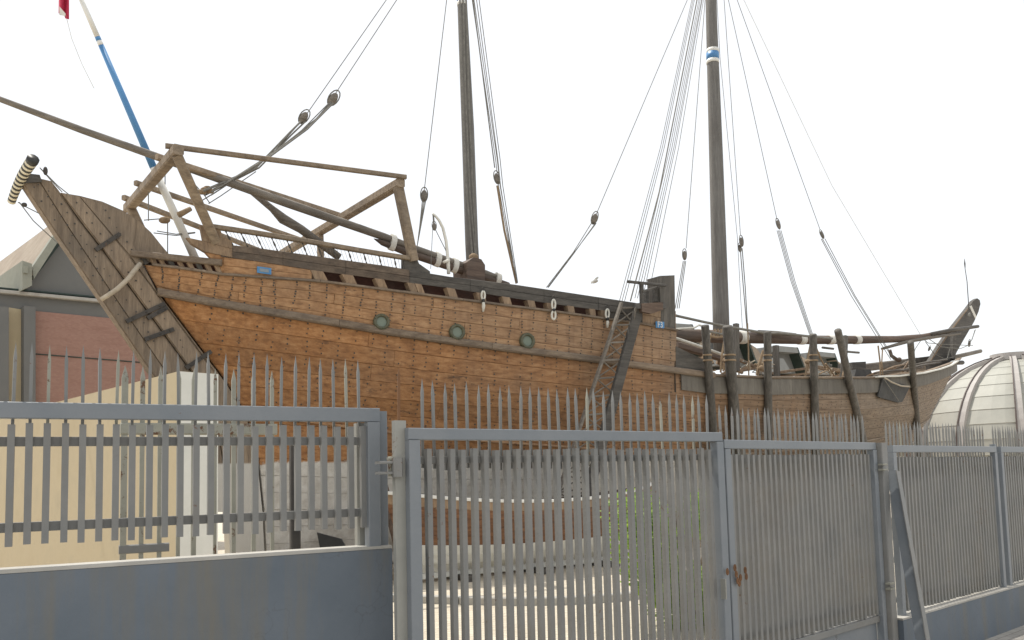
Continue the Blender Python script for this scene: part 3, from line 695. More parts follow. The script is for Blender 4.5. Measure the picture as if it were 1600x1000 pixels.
for d_ in (-3, -1, 1, 3.2): rope([(1217 + d_, 360), (1239 + d_, 440), (1267 + d_ * .8, 522)], -1.4, .011)
r = rope([(1150, -5), (1281, 358)], -.6, .010, vend=-1.2); block(1284.5, 367, -1.2, r, 1.0, (-.35, 1))
for a_, b_ in ((-2, 0), (0, 4), (4, 6)): rope([(1285 + a_, 373), (1330 + b_, 462), (1392 + b_, 562)], -1.2, .012)
rope([(1160, -5), (1300, 290), (1440, 526)], -.2, .009, 'ropewhite')
# heavy mooring line along the tops of the posts
rope([(1016, 483), (1060, 494), (1100, 503), (1140, 511), (1200, 521), (1215, 520), (1280, 527), (1300, 529)], -2.6, .035, 'rope', 7)

# ---- upright timbers lashed outside the waist
for x0, y0, x1, wpx in ((1108, 511, 1114, 13), (1143, 512, 1149, 16.5), (1200, 520, 1201, 12), (1272, 524, 1274, 12), (1326, 521, 1344, 11), (1427, 541, 1433, 9.5)):
    bot = SF(x1, 668, .22); top = SF(x0, 590, .2); s_ = (bot - EYE).dot(_f) / F
    dirv = (top - bot); k = (590 - y0) / 78.0; top2 = top + dirv * k
    down = bot - dirv * 1.2
    o = G().tube([down, bot, top, top2 - dirv * .02, top2], [wpx * .55 * s_, wpx * .53 * s_, wpx * .5 * s_, wpx * .48 * s_, wpx * .42 * s_], 9).build('fender_post', M['darkz'], ship, True)
    if x0 < 1300:
        for yy in (556, 564):
            pp = top + dirv * ((590 - yy) / 78.0); G().tube([pp - Vector((0, 0, .02)), pp + Vector((0, 0, .02))], wpx * .56 * s_, 9).build('lashing', M['ropetan'], o, True)
for x0, y0, x1, y1, v, w_ in ((1150, 506, 1151, 580, -2.2, 8), (1320, 525, 1318, 590, -2.2, 8), (1212, 540, 1214, 588, -1.8, 8)):
    pbeam('stanchion', SW(x0, y0, v), SW(x1, y1, v), w_, M['darkz'], up=SD)
# shroud tackles lashed to the posts
for x0, y0, x1, y1 in ((1104, 522, 1098, 562), (1112, 520, 1098, 566), (1136, 524, 1130, 580), (1133, 526, 1126, 582), (1131, 560, 1134, 582), (1197, 538, 1184, 588), (1192, 548, 1182, 586), (1266, 538, 1258, 588), (1268, 540, 1262, 580), (1276, 545, 1290, 575), (1290, 568, 1304, 588), (1322, 552, 1316, 590), (1372, 540, 1376, 590), (1379, 545, 1380, 590), (1168, 505, 1170, 590)):
    rope([(x0, y0), (lerp(x0, x1, .5) + uni(-2, 2), lerp(y0, y1, .5)), (x1, y1)], -2.45, uni(.018, .03), 'ropetan', 6)
rope([(1104, 524), (1120, 527), (1144, 524)], -2.7, .03, 'ropetan', 6); rope([(1108, 518), (1126, 522), (1145, 517)], -2.7, .03, 'rope', 6)
for k in range(5): rope([(1117 + 5 * k, 514), (1116 + 5 * k, 525)], -2.68, .028, 'ropetan', 6)
for x, y in ((1098, 566), (1134, 563), (1101, 560), (1190, 575), (1262, 565)): G().ball(SW(x, y, -2.6), (.09, .07, .08), 7, 5).build('rope_knot', M['ropetan'], ship, True)
for x0, y0, x1, y1 in ((1285, 543, 1302, 545), (1318, 549, 1342, 551)): tube('belaying_pin', [SW(x0, y0, -2.5), SW(x1, y1, -2.5)], .035, M['darkz'], ship)

# tangle of lines and tackle lying between the posts
for k in range(46):
    x0 = random.choice((uni(1120, 1196), uni(1276, 1312), uni(1184, 1200), uni(1098, 1106))); y0 = uni(562, 586); v_ = uni(-2.3, -1.2)
    pts = [(x0 + uni(-9, 9) * t, y0 + uni(-7, 7) * t) for t in (0, 1, 1.5, 1.8)]
    rope(pts, v_, uni(.012, .028), random.choice(('ropetan', 'ropetan', 'rope', 'ropecream')), 5)
for x0, y0, x1, y1, w_ in ((1120, 566, 1160, 582, 5), (1150, 560, 1196, 580, 5), (1128, 584, 1192, 574, 4), (1208, 583, 1258, 576, 4), (1262, 572, 1318, 580, 6)):
    pbeam('loose_timber', SW(x0, y0, -1.0), SW(x1, y1, -1.2), w_, M['frame'])
# bolt heads on the rudder and sternpost: one stuff part
g = G()
for (xa, ya), (xb, yb), n_ in (((62, 290), (235, 548), 16), ((80, 300), (255, 552), 15), ((50, 292), (222, 545), 9), ((122, 318), (300, 560), 16), ((165, 330), (235, 430), 8)):
    for k in range(n_):
        t = (k + uni(-.2, .2)) / n_; p = SW(lerp(xa, xb, t) + uni(-3, 3), lerp(ya, yb, t), -.2); r_ = uni(.012, .02)
        g.add([p - SN * .004 + (SD * math.cos(a) + Vector((0, 0, math.sin(a)))) * r_ for a in [i * math.pi / 3 for i in range(6)]], [(0, 1, 2, 3, 4, 5)])
o = g.build('bolt_heads', M['iron'], ship); o['kind'] = 'stuff'
# ---- bow
stem = [(1452, 566), (1468, 540), (1485, 516), (1512, 482), (1521, 470), (1527, 466), (1531, 469), (1532, 475), (1529, 487), (1522, 503), (1508, 527), (1495, 550), (1488, 566), (1464, 616), (1440, 660), (1400, 725), (1350, 790), (1330, 788), (1380, 722), (1425, 650), (1455, 600)]
stemo = G().slab([SW(x, y, -.08) for x, y in stem], SN * .16).build('stem_post', M['dark'], ship)
G().slab([SW(x, y, -.087) for x, y in ((1452, 566), (1485, 516), (1512, 482), (1513, 483), (1486.5, 517), (1453.5, 566.5))], SN * .006).build('stem_edge', M['frame'], stemo)
G().slab([SW(x, y, -.095) for x, y in ((1515, 479), (1518, 477), (1526, 495), (1524, 498))], SN * .19).build('stem_band', M['whiteband'], stemo)
tube('bow_staff', [SW(1514, 484, -.2), SW(1511, 440, -.2), SW(1508, 420, -.2), SW(1507.5, 412, -.2), SW(1507, 404, -.2)], [.018, .016, .013, .03, .004], M['iron'], ship, 6)
for k in range(4): G().ball(SW(1514 + uni(-2, 3), 490 + uni(-3, 4), -.22), (.06, .04, .06), 7, 5).build('rope_knot', M['rope'], ship, True)
tube('bowsprit', [SW(1470, 563, .1), SW(1532, 548.5, .1)], [.10, .085], M['spargrey'], ship, 9)
tube('cathead', [SW(1488, 567, -.3), SW(1504, 566.5, -.3)], [.09, .09], M['dark'], ship, 8)
beam('bow_knighthead', SW(1488, 562, -.35), SW(1490, 514, -.35), .16, .2, M['dark'], ship, up=SD)
# pale cap rail round the bow
cap = [(1366, 590), (1400, 589), (1440, 584), (1465, 578), (1482, 572), (1493, 565)]
g = G()
for (x0, y0), (x1, y1) in zip(cap, cap[1:]): g.beam(SF(x0, y0 - 1, .05), SF(x1, y1 - 1, .05), .26, .05)
g.build('bow_cap_rail', M['whiteend'], ship)
far = [(1376, 577, 1.6), (1420, 567, 1.2), (1460, 562, .7), (1490, 560, .3)]
for (x0, y0, v0), (x1, y1, v1) in zip(far, far[1:]): beam('far_bow_rail', SW(x0, y0, v0), SW(x1, y1, v1), .1, .35, M['dark'], ship)
pbeam('far_bulwark', SW(1330, 577, 2.0), SW(1430, 565, 1.2), 12, M['spargrey'])
# canvas hanging over the rail near the bow
cv = [(1379, 592), (1414, 601), (1421, 606), (1410, 628), (1404, 629), (1375, 621), (1372, 619)]
G().slab([SF(x, y, .12) for x, y in cv], SN * .05).build('hanging_canvas', M['tarp'], ship)
tube('canvas_rope', [SF(1382, 590, .2), SF(1393, 597, .22), SF(1408, 603, .24), SF(1421, 604, .22)], .025, M['ropecream'], ship, 6)
tube('canvas_rope', [SF(1381, 592, .2), SF(1392, 608, .22), SF(1404, 626, .22)], .014, M['rope'], ship, 6)
# bow lines and blocks
for pts in ([(1440, 527), (1450, 536), (1475, 538), (1520, 540)], [(1452, 530), (1470, 542), (1500, 545), (1514, 539)], [(1446, 534), (1460, 553), (1474, 560)], [(1440, 530), (1430, 545), (1426, 558)], [(1523, 516), (1519, 530), (1515, 536)], [(1484, 545), (1480, 560)], [(1455, 568), (1470, 562), (1490, 558)]):
    rope(pts, -.5, .014)
r = rope([(1524, 515), (1518, 532)], -.45, .018); block(1514.5, 537, -.45, r, 1.0, (.2, 1)); block(1452, 545, -.6, r, .7, (.5, 1))
# blue number plates
def plate(name, c, parent, th=.02):
    return G().slab([SF(x, y, .09) for x, y in c], SN * th).build(name, M['blue'], parent)
p1 = plate('number_plate', ((402, 416), (424, 419), (424, 429), (402, 426)), ship)
G().slab([SF(x, y, .097) for x, y in ((406, 419), (420, 421), (420, 426), (406, 424))], SN * .005).build('plate_panel', paint('plate_grey_blue', (.20, .24, .28), (.26, .30, .33), .5), p1)
p2 = plate('number_plate', ((1025, 502), (1038, 503), (1038, 513), (1025, 512)), ship)
fc = bpy.data.curves.new('plate_text', 'FONT'); fc.body = 'F3'; fc.align_x = 'CENTER'; fc.align_y = 'CENTER'; fc.size = .20; fc.extrude = .002
to = bpy.data.objects.new('tmp', fc); C.objects.link(to); bpy.context.view_layer.update()
me = bpy.data.meshes.new_from_object(to); C.objects.unlink(to); bpy.data.objects.remove(to)
cpt = SF(1031.5, 507.5, .10)
lt = link('lettering', me, M['white'], p2, cpt - wloc(p2)); lt.rotation_euler = (math.radians(90), 0, SHIP_A)
# brass portholes
for px, py in ((596, 503), (714, 519), (823.5, 533)):
    c = SF(px, py, .05); s_ = (c - EYE).dot(_f) / F; Rr = 13 * s_
    t0 = (SF(px + 8, py + 1.3, .05) - SF(px - 8, py - 1.3, .05)).normalized(); nn = t0.cross(Vector((0, 0, 1))).normalized(); up_ = nn.cross(t0) * -1
    prof = [(Rr * .60, .0), (Rr * .64, .05), (Rr * .86, .07), (Rr * .98, .04), (Rr, -.03)]
    vs = []; fs = []; K = 20
    for rr, h in prof:
        for k in range(K):
            a = 2 * math.pi * k / K; vs.append(c + t0 * rr * math.cos(a) + up_ * rr * math.sin(a) + nn * h)
    for i in range(len(prof) - 1):
        for k in range(K): fs.append((i * K + k, i * K + (k + 1) % K, (i + 1) * K + (k + 1) % K, (i + 1) * K + k))
    ring = G().add(vs, fs).build('porthole', M['bronze'], ship, True)
    G().add([c + t0 * Rr * .62 * math.cos(2 * math.pi * k / K) + up_ * Rr * .62 * math.sin(2 * math.pi * k / K) + nn * .015 for k in range(K)], [tuple(range(K))]).build('pane', M['portglass'], ring)
    for k in range(6):
        a = math.pi * k / 3 + .3; G().ball(c + (t0 * math.cos(a) + up_ * math.sin(a)) * Rr * .87 + nn * .07, (.014, .014, .014), 6, 4).build('bolt', M['bronze'], ring)
# boarding platform, stanchion rail and big bitt at the break
G().slab([SF(x, y, .02) for x, y in ((1031, 431), (1054, 430), (1055, 486), (1055, 515), (1033, 512))], SN * .42).build('bitt_post', M['darkz'], ship)
pf = [SF(993, 474, .55), SF(1040, 474, .1), SF(1040, 474, -.2), SF(1000, 473, .0)]
G().slab(pf, (0, 0, -.12)).build('boarding_platform', M['dark'], ship)
G().slab([SF(x, y, .5) for x, y in ((1003, 474), (1036, 472), (1036, 484), (1018, 490), (1003, 487))], SN * .1).build('platform_board', M['spar'], ship)
pbeam('platform_post', SF(1002, 441, .45), SF(1003, 476, .45), 6, M['dark'], up=SD)
pbeam('platform_rail', SF(981, 440, .5), SF(1040, 446, .1), 4, M['dark']); pbeam('platform_rail', SF(1004, 455, .5), SF(1030, 448, -.2), 3, M['dark'])
pbeam('platform_post', SF(1010, 455, -.1), SF(1010, 474, -.1), 6, M['dark'], up=SD); pbeam('platform_post', SF(1023, 449, -.1), SF(1024, 472, -.1), 8, M['dark'], up=SD)
rope([(1034, 485), (1010, 515), (990, 545)], -2.95, .012)
# waist clutter: lids, beams
G().slab([SW(x, y, -.8) for x, y in ((1338, 577), (1360, 577), (1366, 592), (1334, 592))], SN * .6).build('deck_box', M['tarp'], ship)
G().slab([SW(x, y, .2) for x, y in ((1332, 566), (1353, 565), (1353, 576), (1332, 577))], SN * .6).build('deck_box', M['dark'], ship)
tube('bilge_pump', [SW(1390, 547, .4), SW(1393, 556, .4), SW(1403, 563, .4)], .07, M['spar'], ship); G().ball(SW(1405, 562, .4), (.1, .1, .1), 8, 6).build('pump_knob', M['spar'], ship, True)
pbeam('deck_beam', SW(1056, 539, -1.2), SW(1150, 566, -1.2), 10, M['spar']); tube('white_pole', [SW(1054, 528, -1.6), SW(1090, 540, -1.6), SW(1134, 556, -1.6)], .045, M['whiteband'], ship)
# white davit on the poop
dv = [(701, 428), (700, 405), (697, 376), (692, 356), (686, 344), (680, 337), (676, 334)]
tube('davit', [SW(x, y, -2.1) for x, y in dv], [.038, .036, .034, .032, .03, .028, .03], M['white'], ship)
r = rope([(677, 334), (678, 350)], -2.1, .02); block(678.5, 354, -2.1, r, .62)
rope([(676, 358), (673, 420)], -2.1, .007); rope([(680, 358), (700, 398)], -2.1, .009)
tube('davit_cleat', [SW(693, 410, -2.15), SW(702, 406, -2.15)], .03, M['whiteband'], ship)
# keel and keel blocks
kw = WK - .12
beam('keel', W(us(WK) + .1, 0, kw), W(ub(WK) - .1, 0, kw), .3, .28, M['hull'], ship)

# ================================================================== THINGS ON AND AROUND THE SHIP
def px_tube(pts, wid, v, n=10):
    P = [SW(x, y, v) for x, y in pts]; return P, [w_ * .5 * scl(x, y, v) for (x, y), w_ in zip(pts, wid)]
def band(parent, P, Rr, t, L, mat, name='canvas_band'):
    """sleeve round a spar at polyline fraction t (index + fraction), lying on it"""
    i = min(int(t), len(P) - 2); f = t - i; c = lerp(P[i], P[i + 1], f); ax = (P[i + 1] - P[i]).normalized(); r_ = lerp(Rr[i], Rr[i + 1], f)
    return G().tube([c - ax * L, c + ax * L], r_ * 1.09, 14).build(name, mat, parent, True)
# mizzen yard: long upper spar with a fished lower spar
yd = thing('mizzen_yard', 'long dark lateen yard sloping from the top left down to the thinner mast', 'spar', SW(740, 425, -.55))
P, Rr = px_tube([(-90, 122), (0, 155), (130, 204), (240, 243), (380, 293), (450, 318), (600, 370), (640, 385.5), (700, 407), (760, 428), (778, 434)], [8, 9, 11, 12, 13, 13.5, 12, 11, 11, 11, 8], -.55)
G().tube(P, Rr, 10).build('upper_spar', M['spargrey'], yd, True)
P2, R2 = px_tube([(584, 373), (597, 379), (640, 396), (700, 416), (760, 435), (794, 446)], [1, 9, 12, 12, 12, 10], -.55)
G().tube(P2, R2, 10).build('lower_spar', M['spar'], yd, True)
for x, y, hp_ in ((613, 379, 13.5), (683, 405.5, 12), (710, 415, 12), (777, 436, 10)):
    c = SW(x, y, -.55); s_ = scl(x, y, -.55); ax = (P[7] - P[6]).normalized(); pv = ax.cross(SN).normalized(); vs = []
    for e in (-1, 1):
        for k in range(16): a = 2 * math.pi * k / 16; vs.append(c + ax * 4.2 * s_ * e + pv * math.cos(a) * hp_ * s_ - SN * math.sin(a) * .12)
    G().add(vs, [(k, (k + 1) % 16, 16 + (k + 1) % 16, 16 + k) for k in range(16)] + [tuple(range(16)), tuple(range(31, 15, -1))]).build('canvas_band', M['whiteband'], yd)
# main yard lying along the waist
my = thing('main_yard', 'thick brown yard bound with white bands resting along the deck towards the bow', 'spar', SW(1200, 533, -.9))
P, Rr = px_tube([(1040, 524), (1100, 525), (1180, 528), (1260, 531), (1340, 531), (1400, 530), (1440, 526), (1490, 516), (1524, 511)], [20, 21, 18, 14, 13, 10.5, 8, 5.5, 4], -.9)
G().tube(P, Rr, 12).build('spar', M['spar'], my, True)
P3, R3 = px_tube([(1378, 545), (1420, 533), (1460, 526), (1500, 521)], [4, 6, 6, 4], -.95); G().tube(P3, R3, 8).build('fished_spar', M['spargrey'], my, True)
P4, R4 = px_tube([(1455, 522), (1490, 515), (1528, 510)], [6, 6, 5], -1.0); G().tube(P4, R4, 8).build('spar_tip', M['dark'], my, True)
P5, R5 = px_tube([(1185, 519), (1215, 521), (1243, 523)], [7, 8, 5], -1.2); G().tube(P5, R5, 8).build('fished_spar', M['spargrey'], my, True)
for x in (1097, 1157, 1251, 1296, 1338):
    i = next(k for k in range(len(P) - 1) if proj(P[k + 1])[0] >= x); x0, x1 = proj(P[i])[0], proj(P[i + 1])[0]
    band(my, P, Rr, i + (x - x0) / (x1 - x0), .15, M['whiteband'])
tube('white_lashing', [SW(1056, 514, -1.0), SW(1085, 512, -1.1), SW(1092, 508, -1.15), SW(1100, 510, -1.15)], .03, M['ropewhite'], my, 6)
# leaning flagstaff at the stern
fs_ = thing('flagstaff', 'leaning white and blue painted flagstaff rising from the stern', 'flagpole', SW(303, 402, .25))
fp = [(305, 404), (240, 262), (158, 71), (155, 64), (152.5, 58), (122, -12), (110, -40)]
fw_ = [13, 11.5, 8.5, 8.4, 8.3, 7.6, 7]; fm = ['white', 'blue', 'white', 'blue', 'white', 'white']; fn = ['lower_pole', 'blue_section', 'painted_band', 'painted_band', 'upper_pole', 'pole_tip']
PP, RR = px_tube(fp, fw_, .25)
for i in range(6): G().tube([PP[i], PP[i + 1]], [RR[i], RR[i + 1]], 12).build(fn[i], M[fm[i]], fs_, True)
# flag hanging from a lanyard
fl = thing('flag', 'red and white flag hanging at the top left corner', 'flag', at(100, 10, 13.5))
vs = []; fs = []
for j in range(9):
    for i in range(7):
        x = lerp(93 - j * .1, 108, i / 6); y = -45 + j * 8.4 + (4 if i > 3 else -1) * (j / 8); vs.append(at(x, y + i * .7, 13.5 + .06 * math.sin(i * 1.6 + j * .3)))
for j in range(8):
    for i in range(6): fs.append((j * 7 + i, j * 7 + i + 1, j * 7 + i + 8, j * 7 + i + 7))
o = mk('cloth', vs, fs, M['red'], fl, True); md = o.modifiers.new('thick', 'SOLIDIFY'); md.thickness = .008
o = mk('white_hoist', [at(93, 10, 13.45), at(103, 22, 13.45), at(102, 25, 13.45), at(93, 23.5, 13.45)], [(0, 1, 2, 3)], M['whiteband'], fl); md = o.modifiers.new('thick', 'SOLIDIFY'); md.thickness = .006
tube('lanyard', [at(103, 24, 13.5), at(112, 60, 13.5), at(128, 100, 13.5), at(147, 138, 13.5)], .006, M['ropewhite'], fl, 5)
# gangway ladder against the side
ld = thing('gangway_ladder', 'weathered lattice gangway ladder leaning against the ship side', 'ladder', Vector((SF(930, 620, .8).x, SF(930, 620, .8).y, .13)))
def ext(p, q, z): return q + (q - p) * ((z - q.z) / (q.z - p.z))
lt_, lb = SF(971, 473, .35), SF(906, 668, 1.0); lb = ext(lt_, lb, .13)
rt_, rb = SF(999, 478, .35), SF(947, 668, 1.0); rb = ext(rt_, rb, .13)
beam('stringer', lt_, lb, .06, .09, M['spargrey'], ld, up=-SN)
beam('stringer', rt_, rb, .10, .26, M['dark'], ld, up=SD)
tube('handrail', [SF(989, 503, .42), SF(993, 482, .42), SF(997, 477, .42), SF(1003, 478, .42)], .03, M['spargrey'], ld, 7)
nr = 14
for k in range(nr):
    a, b_ = lerp(lt_, lb, (k + .3) / nr), lerp(rt_, rb, (k + .1) / nr)
    beam('rung', a, b_, .03, .04, M['spargrey'], ld)
    c, d_ = lerp(lt_, lb, (k + .3) / nr), lerp(rt_, rb, (k + 1.1) / nr); tube('lattice_bar', [c, d_], .018, M['spargrey'], ld, 5)
    c, d_ = lerp(lt_, lb, (k + 1.3) / nr), lerp(rt_, rb, (k + .1) / nr); tube('lattice_bar', [c + SN * .02, d_ + SN * .02], .018, M['spargrey'], ld, 5)
# rope fenders hung along the bulwark
for (x, y, y2, y3, lab, two) in ((755, 455, 468, 487, 'white rope loop with a straight tail hanging from the bulwark', 0), (865, 468, 483, 499, 'white rope tied in two loops hanging from the bulwark', 1), (949, 483, 497, 512, 'white rope loop hanging on the bulwark beside the gangway ladder', 0)):
    f = thing('rope_fender', lab, 'rope', SF(x, y, .12), 'rope fenders along the bulwark')
    pts = [SF(x + 2.6 * math.sin(a), lerp(y, y2, .5 - .5 * math.cos(a)), .13) for a in [2 * math.pi * k / 12 for k in range(13)]]
    tube('loop', pts, .022, M['ropewhite'], f, 6)
    if two: tube('loop', [SF(x + 3 * math.sin(a), lerp(y2 + 3, y3, .5 - .5 * math.cos(a)), .13) for a in [2 * math.pi * k / 12 for k in range(13)]], .024, M['ropewhite'], f, 6)
    else: tube('tail', [SF(x, y2, .13), SF(x + .5, lerp(y2, y3, .5), .13), SF(x, y3, .13)], [.02, .04, .02], M['ropewhite'], f, 7)
    tube('seizing', [SF(x, y2 - 1, .13), SF(x, y2 + 4, .13)], .035, M['black'], f, 7)
    tube('hanging_ring', [SF(x + 1.6 * math.sin(a), lerp(y - 6, y, .5 - .5 * math.cos(a)), .12) for a in [2 * math.pi * k / 8 for k in range(9)]], .01, M['iron'], f, 5)
# loose poles stacked on the foredeck
for k, (x0, y0, x1, y1) in enumerate(((1362, 588, 1442, 574), (1370, 586, 1400, 575), (1366, 583, 1420, 578), (1372, 590, 1450, 580), (1402, 575, 1430, 560), (1408, 585, 1425, 558), (1416, 584, 1428, 562), (1380, 580, 1415, 569), (1412, 578, 1470, 566), (1350, 589, 1390, 578), (1420, 572, 1480, 562))):
    v = uni(-1.3, .0); a, b_ = SW(x0, y0, v), SW(x1, y1, v - .2)
    o = G().tube([a, lerp(a, b_, .5) + Vector((0, 0, .03)), b_], [.035, .045, .03], 7).build('wooden_pole', M['frame'] if k % 2 else M['spargrey'], None, True)
    tag(o, 'thin weathered pole in the heap on the foredeck of the ship', 'pole', 'loose poles heaped on the foredeck')
# gull
bird = thing('bird', 'small grey bird flying above the ship rail', 'bird', at(929, 440, 34))
bc = at(929, 440, 34)
G().ball(bc, (.16, .07, .07), 8, 6, Matrix.Rotation(-.25, 3, 'Y')).build('body', M['concrete'], bird, True)
for s_, tip in ((1, (935, 432)), (-1, (923, 444))):
    t_ = at(*tip, 34 + .15 * s_); mid = lerp(bc, t_, .5) + Vector((.03, 0, .05))
    G().slab([bc + Vector((-.07, 0, .02)), mid + Vector((-.06, 0, 0)), t_, mid + Vector((.06, 0, -.01)), bc + Vector((.07, 0, .02))], (0, .02, .01)).build('wing', M['concrete'], bird)

# ================================================================== SHIP'S PLATFORM AND SMALL BOAT
kerbpx = [(560, 942), (620, 940), (660, 942), (720, 944), (800, 946), (880, 945), (960, 940), (1040, 930)]
kp = [on_z(x, y, 0) for x, y in kerbpx]; kp = [kp[0] + Vector((-6, .5, 0))] + kp + [kp[-1] + Vector((7, 5, 0))]
top = [p + Vector((0, .0, .12)) for p in kp]; back = [kp[-1] + Vector((6, 20, .12)), kp[0] + Vector((-2, 16, .12))]
poly = top + back
struct(mk('ship_platform', poly, [tuple(range(len(poly)))], M['paving']))
for i, (a, b_) in enumerate(zip(kp, kp[1:])):
    n_ = max(1, int((b_ - a).length / .9))
    for k in range(n_):
        o = beam('kerb_stone', lerp(a, b_, (k + .01) / n_) + Vector((0, -.02, .058)), lerp(a, b_, (k + .99) / n_) + Vector((0, -.02, .058)), .16, .14, M['concrete'], None, ch=.1)
        o['kind'] = 'structure'
# gravel bed under the hull
gb = [W(us(WK) - .5, -2.6, .14), W(ub(WK) + 1, -2.6, .14), W(ub(WK) + 1, 2.6, .14), W(us(WK) - .5, 2.6, .14)]
struct(mk('gravel_bed', gb, [(0, 1, 2, 3)], M['gravel']))
g = G()
for k in range(1100):
    u_, v_ = uni(us(WK) - .4, us(WK) + 12), uni(-2.7, -1.0); r_ = uni(.03, .08); g.ball(W(u_, v_, .14 + r_ * .3), (r_, r_ * uni(.7, 1.2), r_ * .7), 5, 3)
o = g.build('gravel_stones', M['gravel']); o['kind'] = 'stuff'; o['label'] = 'loose pale gravel and rubble under the hull'; o['category'] = 'gravel'
labs = ['under the stern', 'second from the stern', 'third from the stern', 'fourth from the stern', 'fifth from the stern', 'under the bow']
for k in range(6):
    u_ = lerp(us(WK) + .8, ub(WK) - .8, k / 5)
    o = beam('keel_block', W(u_, -.9, .23), W(u_, .9, .23), .4, .20, M['dark'], None); tag(o, 'dark timber keel block, ' + labs[k], 'keel block', 'keel blocks under the dhow')

# small double-ended boat in front of the big hull
bt = thing('small_boat', 'small brown wooden boat with white gunwale and pale bottom beside the big hull', 'boat', on_z(800, 905, .14))
B0, B1 = at(668, 786, 14.4), at(1040, 792, 17.4); B0.z = B1.z = 0; BD = (B1 - B0).normalized(); BN = Vector((-BD.y, BD.x, 0)); BL = (B1 - B0).length
def bp(t, gg, side, off=0.0):
    z = lerp(1.50 + .25 * (abs(2 * t - 1) ** 2.2), .30, gg); sh = max(0, 1 - abs(2 * t - 1) ** 2.4) ** .8
    hbb = .85 * sh * max(0.02, 1 - gg ** 2.2) ** .6 + .03
    rk = (.45 * (1 - gg)) * (2 * t - 1) * abs(2 * t - 1)
    return B0 + BD * (t * BL + rk) + BN * (side * (hbb + off) + .9) + Vector((0, 0, z))
hullm = mk('boat_hull', [bp(i / 20, j / 8, s, -.015) for s in (-1, 1) for j in range(9) for i in range(21)],
           [(b0 + j * 21 + i, b0 + j * 21 + i + 1, b0 + j * 21 + i + 22, b0 + j * 21 + i + 21) for b0 in (0, 189) for j in range(8) for i in range(20)], M['spar'], bt, True)
for k in range(8):
    mat = M['frame'] if k in (0,) else (M['boat'] if k < 5 else M['whiteend'])
    plank_strip('plank', lambda t, s, o: bp(t, (k + s) / 8, -1, o * .6), .0, 1.0, 16, mat, hullm, gap=.05)
g = G()
for i in range(16): g.beam(bp(i / 16, 0, -1) + Vector((0, 0, .03)), bp((i + 1) / 16, 0, -1) + Vector((0, 0, .03)), .07, .06)
g.build('gunwale', M['white'], bt)
beam('stem', bp(0, 0, -1) + BN * .03 + Vector((0, 0, .25)), bp(0, 1, -1) + BN * .03, .1, .16, M['spar'], bt, up=BD)
beam('keel', bp(0, 1, -1) + BN * .03 + Vector((0, 0, -.06)), bp(1, 1, -1) + BN * .03 + Vector((0, 0, -.06)), .1, .12, M['whiteend'], bt)
for k in range(4):
    t = (k + .5) / 4; beam('thwart', bp(t, .12, -1, -.02), bp(t, .12, 1, -.02), .2, .04, M['frame'], bt)
for k, lab in enumerate(('near the stem', 'amidships', 'at the far end')):
    t = .2 + .3 * k; o = beam('boat_chock', bp(t, 1, -1) - BN * .45 + Vector((0, 0, -.13)), bp(t, 1, -1) + BN * .5 + Vector((0, 0, -.13)), .25, .10, M['dark'], None)
    tag(o, 'dark timber chock under the small boat, ' + lab, 'chock', 'chocks under the small boat')

# ================================================================== FENCE, GATE AND WALLS
def shared(name, gobj, mat):
    me = bpy.data.meshes.new(name); me.from_pydata([tuple(v) for v in gobj.v], [], gobj.f); me.update()
    bm = bmesh.new(); bm.from_mesh(me); bmesh.ops.recalc_face_normals(bm, faces=bm.faces); bm.to_mesh(me); bm.free()
    me.materials.append(mat); return me
def picket_mesh(h, tip, w=.0145):
    g = G(); a = w / 2; z = h - tip
    vs = [(-a, -a, 0), (a, -a, 0), (a, a, 0), (-a, a, 0), (-a * 1.1, -a * 1.1, z), (a * 1.1, -a * 1.1, z), (a * 1.1, a * 1.1, z), (-a * 1.1, a * 1.1, z), (0, 0, h)]
    g.add(vs, [(3, 2, 1, 0)] + [(i, (i + 1) % 4, 4 + (i + 1) % 4, 4 + i) for i in range(4)] + [(4 + i, 4 + (i + 1) % 4, 8) for i in range(4)])
    return g
